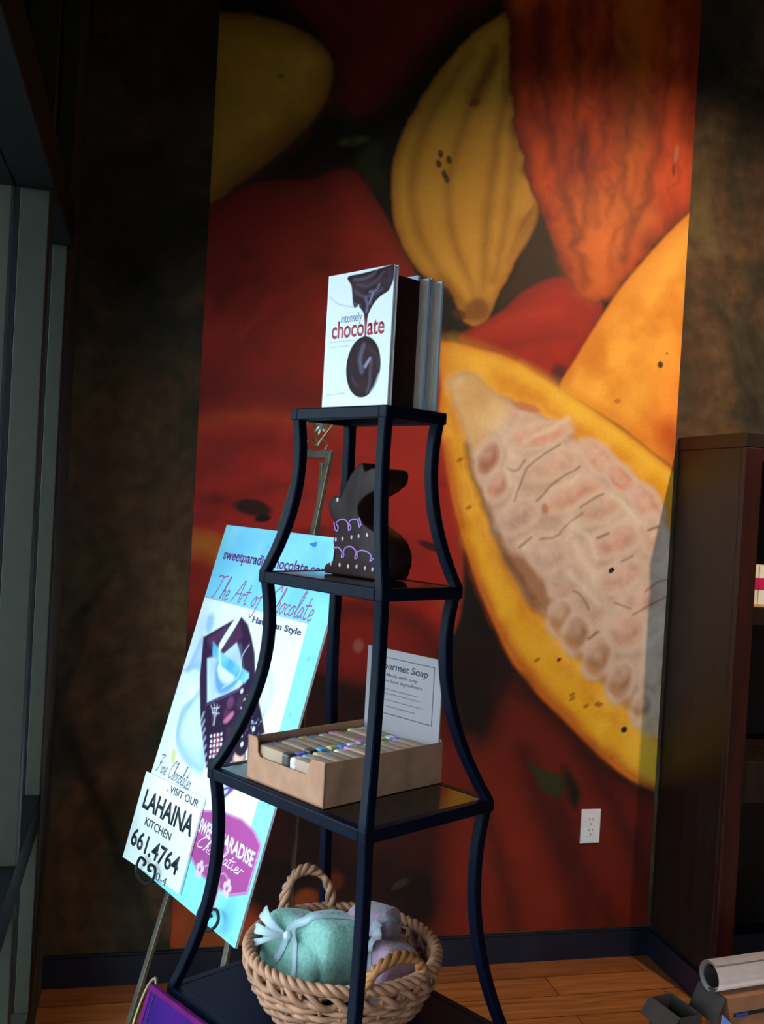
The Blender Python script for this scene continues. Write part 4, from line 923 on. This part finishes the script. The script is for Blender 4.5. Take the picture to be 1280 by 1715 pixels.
scurve('scroll', [(0.019,1.2252),(0.0422,1.2306),(0.0651,1.2254),(0.0721,1.2161),(0.0608,1.2134),(0.0516,1.2197)])
bm = bmn(); fc = [(-0.0433,1.2224)][0]
for k in range(8):
    a = 2*PI*k/8; t = bmn(); bmesh.ops.create_uvsphere(t, u_segments=8, v_segments=6, radius=1)
    xform(t, Matrix.Translation((fc[0]+.020*math.cos(a), fc[1]+.020*math.sin(a), eoff(1.14)+.004)) @ Matrix.Rotation(a, 4, 'Z') @ Matrix.Diagonal((.016,.007,.004,1)))
    tm = bpy.data.meshes.new('t'); t.to_mesh(tm); t.free(); bm.from_mesh(tm); bpy.data.meshes.remove(tm)
t = bmn(); bmesh.ops.create_uvsphere(t, u_segments=10, v_segments=8, radius=.009); xform(t, Matrix.Translation((fc[0], fc[1], eoff(1.14)+.006)))
tm = bpy.data.meshes.new('t'); t.to_mesh(tm); t.free(); bm.from_mesh(tm); bpy.data.meshes.remove(tm)
ez_obj('flower', bm, mat('pewter_flower', (150,146,130), .35, metal=.7, var=.2), 'cast metal flower', True)
# ledge hooks
for pts, sg in (([(-0.111,0.0245),(-0.1221,0.0229),(-0.1279,0.0305),(-0.1171,0.0382),(-0.0955,0.0379),(-0.0852,0.0241),(-0.093,0.0059),(-0.1185,-0.0093),(-0.1537,-0.0114),(-0.1798,-0.0026),(-0.1902,0.0151),(-0.1834,0.0342),(-0.1629,0.0366),(-0.1502,0.0324),(-0.1545,0.0243)], -1), ([(0.1657,0.0265),(0.1779,0.0272),(0.1882,0.0332),(0.1835,0.0403),(0.169,0.0407),(0.1594,0.0309),(0.158,0.0125),(0.1713,0.0002),(0.1934,-0.0026),(0.2214,0.0051),(0.2423,0.023),(0.244,0.0403),(0.229,0.0513),(0.2119,0.0476),(0.2037,0.0373),(0.2153,0.0334)], 1)):
    bm = bmn(); tube(bm, catmull([(p[0], p[1], .022) for p in pts], 5), .0036, 8)
    lo = min(pts, key=lambda p: p[1]); L = leg_pt(sg, -.02)
    tube(bm, [(lo[0], lo[1], .022), (lo[0], lo[1]-.001, -.02), (L[0], lo[1]-.004, L[2])], .0036, 8)
    ez_obj('scroll_hook', bm, mat('dark_wrought_iron', (46,46,52), .4, metal=.6, var=.2), 'dark scrolled hook', True)

# poster board
PT = Print(-.305, .305, 0, .914, .0022, (148,218,238))
PT.fill([(-.32,-.02),(.32,-.02),(.32,.95),(-.32,.95)], (150,232,240), smooth=False, mott=0)
PT.fill([(-.34,.98),(.34,.98),(.34,.62),(-.34,.72)], (128,198,236), soft=.16, mott=.05, smooth=False, col2=(150,214,238))
for c in ((.27,.63),(.262,.50),(.20,.84),(-.05,.87),(.25,.40),(.278,.30)): PT.blob(c, .006, .006, 0, (110,190,226), soft=.8, alpha=.8)
PT.blob((.25,.05), .03, .05, .2, (110,190,230), soft=1.0, alpha=.6)
# white panel with the box of chocolates
PT.fill([(-.34,.708),(.229,.708),(.238,.46),(.234,.225),(.1,.12),(.006,.10),(-.34,.10)], (244,248,240), soft=.0015, smooth=False, mott=.02)
PT.stroke([(-.305,.7085),(.229,.7075)], .0016, (60,90,140), .8, smooth=False); PT.stroke([(.229,.7075),(.239,.46),(.234,.24)], .0016, (90,130,170), .8, smooth=False)
PT.fill([(-0.2874,0.6446),(-0.2822,0.571),(-0.2669,0.5114),(-0.1929,0.5024),(-0.2373,0.6062),(-0.201,0.634),(-0.232,0.6634)], (200,216,236), soft=.03, mott=.05, alpha=.7)
PT.fill([(-0.2545,0.6604),(-0.2209,0.6649),(-0.2125,0.6239),(-0.2402,0.6199)], (120,180,226), soft=.008, alpha=.6)
PT.fill([(-0.2805,0.5033),(-0.2385,0.5248),(-0.1973,0.5181),(-0.1778,0.4888),(-0.1906,0.4536),(-0.2395,0.4163),(-0.2436,0.3769),(-0.228,0.3365),(-0.1923,0.3124),(-0.1233,0.2921),(-0.0398,0.2977),(-0.1264,0.4289),(-0.1662,0.5073),(-0.2429,0.6054),(-0.2684,0.5506)], (196,214,238), soft=.008, mott=.06, rim=(150,186,226), rimw=.03)
PT.fill([(-0.1767,0.4509),(-0.2044,0.4017),(-0.2053,0.358),(-0.1838,0.3359),(-0.1223,0.3344),(-0.0778,0.3554),(-0.1305,0.444)], (214,228,240), soft=.012, mott=.05)
PT.stroke([(-0.3149,0.4972),(-0.2375,0.5233),(-0.1919,0.5136),(-0.18,0.4829),(-0.1981,0.4466),(-0.2305,0.3852),(-0.2247,0.3373),(-0.1805,0.3045),(-0.102,0.2871)], .006, (150,180,222), .7, soft=.008)
PT.fill([(0.0571,0.599),(0.1229,0.5799),(0.1658,0.5385),(0.166,0.5044),(0.1477,0.486),(0.0939,0.5447)], (200,232,228), soft=.012, alpha=.8, mott=.03)
PT.fill([(0.1085,0.5674),(0.1478,0.5449),(0.1567,0.5074),(0.1419,0.4995),(0.1107,0.5329)], (236,246,236), soft=.01, alpha=.8, mott=.03)
BOXD = [(-0.2444,0.604),(-0.1618,0.6462),(-0.0836,0.6842),(-0.0359,0.6682),(-0.002,0.6414),(0.0358,0.6057),(0.0776,0.5417),(0.12,0.5),(0.1814,0.441),(0.1336,0.4098),(0.0988,0.3673),(0.0451,0.3194),(-0.033,0.3045),(-0.1325,0.4062),(-0.1983,0.5014)]
PT.fill(BOXD, (60,34,64), soft=.003, smooth=False, mott=.3, col2=(44,26,52))
PT.fill([(-0.2277,0.6009),(-0.1579,0.6401),(-0.0871,0.6718),(-0.043,0.6353),(-0.0883,0.6016),(-0.1589,0.5686)], (92,52,84), soft=.006, mott=.3, smooth=False)
PT.fill([(-0.1901,0.5546),(-0.117,0.5755),(-0.0646,0.6171),(-0.0285,0.59),(0.0229,0.5264),(0.0095,0.5136),(-0.1222,0.451)], (206,218,240), soft=.003, smooth=False, mott=.04)
PT.fill([(-0.1705,0.5502),(-0.0934,0.574),(-0.0451,0.6031),(0.0021,0.5432),(-0.1027,0.4815)], (150,176,222), soft=.02, mott=.1, smooth=False, alpha=.6)
PT.fill([(-0.1294,0.5356),(-0.1294,0.568),(-0.0712,0.5564),(-0.0046,0.5368),(-0.0261,0.5016),(-0.0695,0.4827),(-0.1037,0.4973)], (110,160,222), soft=.006, mott=.2)
PT.fill([(-0.1222,0.5476),(-0.0879,0.5562),(-0.0268,0.5379),(-0.0545,0.5119),(-0.0986,0.5196)], (226,236,246), soft=.006)
PT.fill([(-0.1861,0.6017),(-0.1201,0.5804),(0.0366,0.5555),(0.0427,0.5454),(0.0298,0.5287),(-0.0985,0.5463),(-0.1674,0.5672)], (92,176,226), soft=.003, smooth=False, mott=.25, col2=(150,214,236))
PT.fill([(-0.1148,0.6626),(-0.103,0.6762),(-0.0785,0.6849),(-0.1279,0.5927),(-0.1404,0.5852),(-0.1483,0.6031)], (238,242,236), soft=.002, mott=.03)
PT.stroke([(-0.142,0.5877),(-0.1201,0.5588),(-0.116,0.5379)], .006, (236,242,246), .9); PT.stroke([(-0.0021,0.6205),(-0.0188,0.5864),(-0.0075,0.5414),(-0.0684,0.4987)], .003, (226,232,240), .8)
PT.stroke([(-0.1258,0.4423),(-0.0203,0.4923),(0.0284,0.5172)], .003, (120,92,130), .7, smooth=False)
PT.stroke([(-0.1115,0.4506),(-0.0658,0.3893),(-0.0108,0.3304)], .003, (30,20,40), .6, smooth=False)
CH = [(-0.0647,0.4313),(-0.0076,0.4459),(-0.0182,0.3642),(0.1219,0.4462),(0.0384,0.4835),(-0.0089,0.4739),(0.1014,0.363),(0.0237,0.4044),(0.0805,0.482),(0.0965,0.3962)]
for c, rx, ry, col in ((CH[0],.022,.030,(64,40,62)),(CH[1],.022,.030,(96,50,84)),(CH[2],.026,.036,(150,60,90)),(CH[3],.036,.040,(40,28,50)),(CH[4],.03,.026,(76,46,70)),(CH[5],.022,.02,(110,62,100)),(CH[6],.03,.022,(236,180,160)),(CH[7],.02,.026,(70,40,62)),(CH[8],.03,.03,(34,24,44)),(CH[9],.03,.03,(40,26,46))):
    PT.blob(c, rx, ry, .3, col, soft=.2, rim=(40,22,40), mott=.3)
for l in ([(-0.0982,0.448),(-0.0667,0.4256),(-0.0598,0.4063)], [(-0.0852,0.4543),(-0.0632,0.429),(-0.0549,0.4073)], [(-0.0696,0.4564),(-0.0583,0.43)], [(-0.0567,0.4538),(-0.0656,0.4415)], [(-0.0866,0.4424),(-0.0552,0.4515)], [(-0.0826,0.4327),(-0.0464,0.4377)]): PT.stroke(l, .0022, (226,220,230), .85, soft=.002)
PT.fill([(-0.0169,0.426),(0.0133,0.4554),(0.0208,0.4468),(0.0003,0.4246)], (206,110,140), soft=.004)
for k in range(5):
    for j in range(4):
        c = [(-0.0535,0.3792),(-0.008,0.3947),(-0.0295,0.3335),(0.0092,0.3505)]
        q = [c[0][i]+(c[1][i]-c[0][i])*j/3+(c[2][i]-c[0][i])*k/4 for i in (0, 1)]
        PT.blob((q[0]+.002*(k % 2), q[1]), .0052, .0042, 0, (236,222,224), soft=.4)
for k in range(40):
    c = CH[3] if k % 3 else CH[8]; PT.blob((c[0]+random.uniform(-.035,.035), c[1]+random.uniform(-.04,.04)), .003, .003, 0, random.choice(((170,170,200),(110,100,140),(220,220,236))), soft=.6, alpha=.7)
for c in [(0.0279,0.5094),(0.1288,0.4379),(0.0978,0.3941)]: PT.blob(c, .006, .006, 0, (240,236,240), soft=.6)
for k in range(7):
    a = [(-0.1233,0.4242),(-0.1264,0.4023),(-0.0225,0.2971),(-0.0283,0.2803)]
    q = [[a[i][m_]+(a[i+2][m_]-a[i][m_])*k/7 for m_ in (0, 1)] for i in (0, 1)]
    PT.stroke(q, .006, (206,214,240), .7, soft=.004, smooth=False)
PT.fill([(0.0589,0.2777),(0.1048,0.3),(0.1293,0.3006),(0.0928,0.265),(0.0834,0.2663),(0.0966,0.2859),(0.0643,0.2719)], (110,70,150), soft=.003, smooth=False, mott=.2)
PT.fill([(-0.2271,0.3066),(-0.2085,0.3066),(-0.1952,0.2834),(-0.2,0.2713),(-0.2176,0.2757)], (226,214,110), soft=.006, alpha=.8)
# badge
BD = [(.0,.15),(.006,.112),(.07,.088),(.14,.085),(.225,.088),(.288,.114),(.289,.214),(.25,.233),(.19,.2405),(.105,.233),(.019,.212),(-.01,.18)]
PT.fill([(.146+(x-.146)*1.05, .163+(y-.163)*1.06) for x, y in BD], (150,92,158), soft=.0015, smooth=False, mott=.02)
PT.fill([(.146+(x-.146)*1.03, .163+(y-.163)*1.035) for x, y in BD], (226,150,196), soft=.0015, smooth=False, mott=.02)
PT.fill(BD, (178,76,142), soft=.0015, smooth=False, mott=.03)
PT.fill([(.132,.128),(.15,.12),(.178,.086),(.178,.04),(.168,.036),(.140,.058),(.122,.09)], (196,92,140), soft=.002, rim=(240,190,206), rimw=.006)
for l in ([(.146,.12),(.15,.085),(.168,.042)], [(.158,.11),(.168,.075),(.172,.042)], [(.135,.108),(.138,.075),(.158,.045)]): PT.stroke(l, .002, (244,206,216), .9, soft=.002)
for cx, cy in ((.209,.094),(.074,.092)):
    for k in range(5): PT.blob((cx+.011*math.cos(k*1.257+.3), cy+.013*math.sin(k*1.257+.3)), .008, .008, 0, (244,200,214), soft=.3)
    PT.blob((cx, cy), .005, .005, 0, (196,92,140), soft=.4)
for l in ([(.16,.105),(.18,.118),(.205,.112)], [(.125,.105),(.105,.112),(.085,.1)]): PT.stroke(l, .002, (244,206,216), .85, soft=.002)
m_poster = print_mat('poster_print', .5, .1, 300)
pos = empty('poster_board', 'tall pale blue chocolate poster leaning on the easel', 'poster', PF)
bm = box(bmn(), -.305, .305, 0, .914, -.006, -.0004); obj('foam_board', bm, mat('white_foam_board', (226,230,232), .6, var=.02), pos)
pm = PT.mesh('printed_face'); link('printed_face', pm, m_poster, pos)
m_violet = mat('violet_ink', (110,52,120), .5); m_plum = mat('plum_ink', (150,70,130), .5); m_navy = mat('navy_ink', (44,48,92), .5); m_wink = mat('white_ink', (244,226,236), .5)
obj('lettering', text_mesh('sweetparadisechocolate.com', -.269, .250, .820, .028, .0005, .018), m_violet, pos, label='violet web address: sweetparadisechocolate.com')
obj('lettering', script_mesh('The Art of Chocolate', -.268, .238, .713, .062, .0021), m_plum, pos, label='plum script: The Art of Chocolate')
obj('lettering', text_mesh('Hawaiian Style', -.02, .212, .676, .0155, .0005, .026), m_navy, pos, label='navy lettering: Hawaiian Style')
obj('lettering', script_mesh('Fine Chocolates', -.284, -.085, .236, .046, .0015), m_navy, pos, label='grey script: Fine Chocolates')
obj('lettering', text_mesh('SWEET', .016, .098, .164, .034, .0005, .028), m_wink, pos, label='white lettering: SWEET')
obj('lettering', text_mesh('PARADISE', .126, .282, .166, .032, .0005, .028), m_wink, pos, label='white lettering: PARADISE')
obj('lettering', script_mesh('Chocolatier', .034, .258, .134, .032, .0014), m_wink, pos, label='white script: Chocolatier')
obj('pin_mark', prism(bmn(), [(0.1357,0.8917),(0.1677,0.8991),(0.1698,0.8881),(0.1594,0.8852)], 0, .0005), mat('blue_mark', (40,110,200), .5), pos, label='small blue printed mark')
# smaller sign in front of the poster
m_signw = mat('white_sign_board', (252,252,244), .45, var=.02); m_black = mat('black_ink', (30,30,44), .5)
A4 = Vector((-.307, -.002)); ang = math.radians(3.4)
SGN = PF @ Matrix.Translation((A4.x, A4.y, .0065)) @ Matrix.Rotation(ang, 4, 'Z')
sg = empty('phone_sign', 'white sign with black lettering and a phone number, propped on the poster', 'sign', SGN)
obj('board', box(bmn(), 0, .334, 0, .224, -.005, .001, .0006), m_signw, sg)
RT = Matrix.Translation((0, 0, .001)) @ Matrix.Rotation(-ang, 4, 'Z') @ Matrix.Translation((-A4.x, -A4.y, 0))
def sgt(s, l, r, y, h, b=0.0): obj('lettering', xform(text_mesh(s, l, r, y, h, .0004, b), RT @ Matrix.Translation((l, y, 0)) @ Matrix.Rotation(.030, 4, 'Z') @ Matrix.Translation((-l, -y, 0))), m_black, sg, label='black lettering: '+s)
sgt('VISIT OUR', -.163, -.004, .2085, .0185, .014); sgt('LAHAINA', -.284, .003, .138, .048, .030); sgt('KITCHEN', -.242, -.088, .103, .020, .014)
sgt('661.4764', -.289, -.010, .040, .044, .020); sgt('10-4', -.118, -.046, .008, .019)
obj('bullet', xform(prism(bmn(), [(-.173+.003*math.cos(t*PI/5), .211+.003*math.sin(t*PI/5)) for t in range(10)], 0, .0004), RT), m_black, sg)

# ------------------------------------------------------------------ purple board on a gold wire easel by the stand
m_purp = mat('purple_velvet', (70,14,104), .8, var=.2, scale=8, rgb2=(46,16,98), spec=.1); m_mgt = mat('magenta_binding', (104,18,92), .8, var=.15, spec=.1)
u_ = Vector((math.cos(TH), math.sin(TH), 0)); w_ = Vector((-math.sin(TH), math.cos(TH), 0))
ln = math.radians(17)
BX = -w_; BY = (math.cos(ln)*Vector((0, 0, 1))+math.sin(ln)*u_); BZ = BX.cross(BY)
TL = (SM @ Vector((-.214, .272, .588)))
BF = frame(TL, BX, BY, BZ)
pb_ = empty('cloth_board', 'purple cloth covered board leaning on a gold wire easel by the black stand', 'board', frame(TL-BY*.40, BX, BY, BZ))
def pbo(name, bm, m, label=None): return obj(name, xform(bm, Matrix.Translation((0, .40, 0))), m, pb_, False, label)
pbo('panel', box(bmn(), .004, .376, -.396, -.004, -.010, 0, .001), m_purp)
bm = bmn(); box(bm, 0, .38, -.010, 0, -.011, .0015, .001); box(bm, 0, .38, -.40, -.39, -.011, .0015, .001); box(bm, 0, .010, -.39, -.010, -.011, .0015, .001); box(bm, .37, .38, -.39, -.010, -.011, .0015, .001)
pbo('binding', bm, m_mgt, 'magenta edge binding')
pbo('seam', box(bmn(), .020, .0222, -.385, -.012, 0, .0012), mat('dark_purple_thread', (44,16,84), .8))
we = empty('wire_easel', 'small gold wire easel with a curled top behind the purple board', 'easel', frame(Vector((TL.x, TL.y, 0)), BX, BY, BZ))
WEI = we.matrix_world.inverted()
def down(p):   # follow the board plane down to the floor
    return (WEI @ (BF @ Vector(p)))
tfl = -.585/math.cos(ln)
for sgn, x0 in ((1, -.03), (-1, .41)):
    pts = [(x0, tfl+.0, -.014), (x0, -.40, -.014), (x0-.002*sgn, -.12, -.014), (x0, -.05, -.014), (x0+.008*sgn, -.012, -.014), (x0+.021*sgn, .006, -.014), (x0+.031*sgn, -.004, -.014), (x0+.033*sgn, -.022, -.014), (x0+.026*sgn, -.032, -.014), (x0+.019*sgn, -.027, -.014), (x0+.021*sgn, -.018, -.014)]
    bm = bmn(); tube(bm, [down(p) for p in catmull(pts, 6)], .0034, 8); obj('upright', bm, m_brz2, we, True)
bm = bmn(); tube(bm, [down((-.03, -.41, -.014)), down((-.02, -.41, .02)), down((.40, -.41, .02)), down((.41, -.41, -.014))], .0034, 8); obj('ledge', bm, m_brz2, we, True)
bm = bmn(); tube(bm, [down((-.03, -.25, -.014)), down((.41, -.25, -.014))], .003, 8); obj('cross_bar', bm, m_brz2, we, True)

# ------------------------------------------------------------------ cartons and paper at the lower right
m_gcar = mat('grey_carton', (62,54,50), .7, var=.12); m_roll = mat('white_wrapping_paper', (246,232,232), .55, var=.04); m_rolli = mat('paper_inside', (92,70,64), .8); m_kr2 = mat('kraft_carton', (166,108,74), .75, var=.1)
RB = Matrix.Translation((1.752, -.765, 0)) @ Matrix.Rotation(math.radians(8), 4, 'Z')
kc = empty('kraft_carton', 'brown kraft carton on the floor below the bookcase, under the paper roll', 'carton', RB)
bm = bmn(); vs = [bm.verts.new(p) for p in ((.085,.0,0),(.50,.0,0),(.50,.12,0),(.085,.12,0),(.012,-.021,.25),(.50,-.021,.25),(.50,.085,.25),(.012,.085,.25))]
for f in ((0,1,5,4),(1,2,6,5),(2,3,7,6),(3,0,4,7),(0,3,2,1),(4,5,6,7)): bm.faces.new([vs[i] for i in f])
bmesh.ops.bevel(bm, geom=bm.edges[:], offset=.002, segments=2, affect='EDGES', profile=.5)
obj('box_body', bm, m_kr2, kc)
obj('fold_seam', box(bmn(), .04, .498, -.0192, -.014, .196, .206), mat('dark_seam', (30,22,30), .7), kc, label='dark fold seam')
obj('tape_strip', box(bmn(), .045, .085, -.0205, -.0192, .194, .204), mat('blue_tape', (60,80,150), .4), kc, label='blue tape strip')
obj('end_flap', xform(box(bmn(), -.004, .0, -.025, .08, -.07, 0, .001), Matrix.Translation((.006, 0, .25)) @ Matrix.Rotation(.45, 4, 'Y')), m_gcar, kc, label='grey end flap')
pr_ = empty('paper_roll', 'roll of white wrapping paper lying on the kraft carton', 'paper roll', RB @ Matrix.Translation((-.015, .02, .293)))
bm = bmn(); N_ = 64; prev = None
for i in range(N_+1):
    a = 2*PI*1.75*i/N_; r = .032+.010*i/N_; p = [bm.verts.new((x, r*math.cos(a-2.62), r*math.sin(a-2.62))) for x in (0, .52)]
    if prev: bm.faces.new((prev[0], prev[1], p[1], p[0]))
    prev = p
bmesh.ops.solidify(bm, geom=bm.faces[:], thickness=.0012)
obj('sheet', bm, m_roll, pr_, True)
bm = bmn(); tube(bm, [(.004, 0, 0), (.50, 0, 0)], .0265, 20, cap=False); bmesh.ops.solidify(bm, geom=bm.faces[:], thickness=.002)
obj('core', bm, m_rolli, pr_, True, 'brown card core')
gb = empty('small_carton', 'small dark grey open carton on the floor left of the kraft carton', 'carton', Matrix.Translation((1.625, -.80, 0)) @ Matrix.Rotation(math.radians(10), 4, 'Z'))
bm = bmn(); box(bm, 0, .07, 0, .003, 0, .215); box(bm, 0, .07, .117, .12, 0, .215); box(bm, 0, .003, .003, .117, 0, .215); box(bm, .067, .07, .003, .117, 0, .215); box(bm, .003, .067, .003, .117, 0, .003)
obj('box_body', bm, m_gcar, gb)
obj('lid_flap', xform(box(bmn(), -.05, 0, 0, .12, 0, .003), Matrix.Translation((0, 0, .215)) @ Matrix.Rotation(-.9, 4, 'Y')), m_gcar, gb)

card = obj('blue_card', xform(xform(prism(bmn(), [(0,0),(.06,0),(.052,.19),(.012,.225)], -.001, .001), Matrix.Rotation(PI/2, 4, 'X')), Matrix.Translation((1.724, -.815, 0)) @ Matrix.Rotation(math.radians(10), 4, 'Z')), mat('pale_blue_card', (120,160,236), .4, var=.05))
tag(card, 'pale blue card standing on the floor against the kraft carton', 'card')
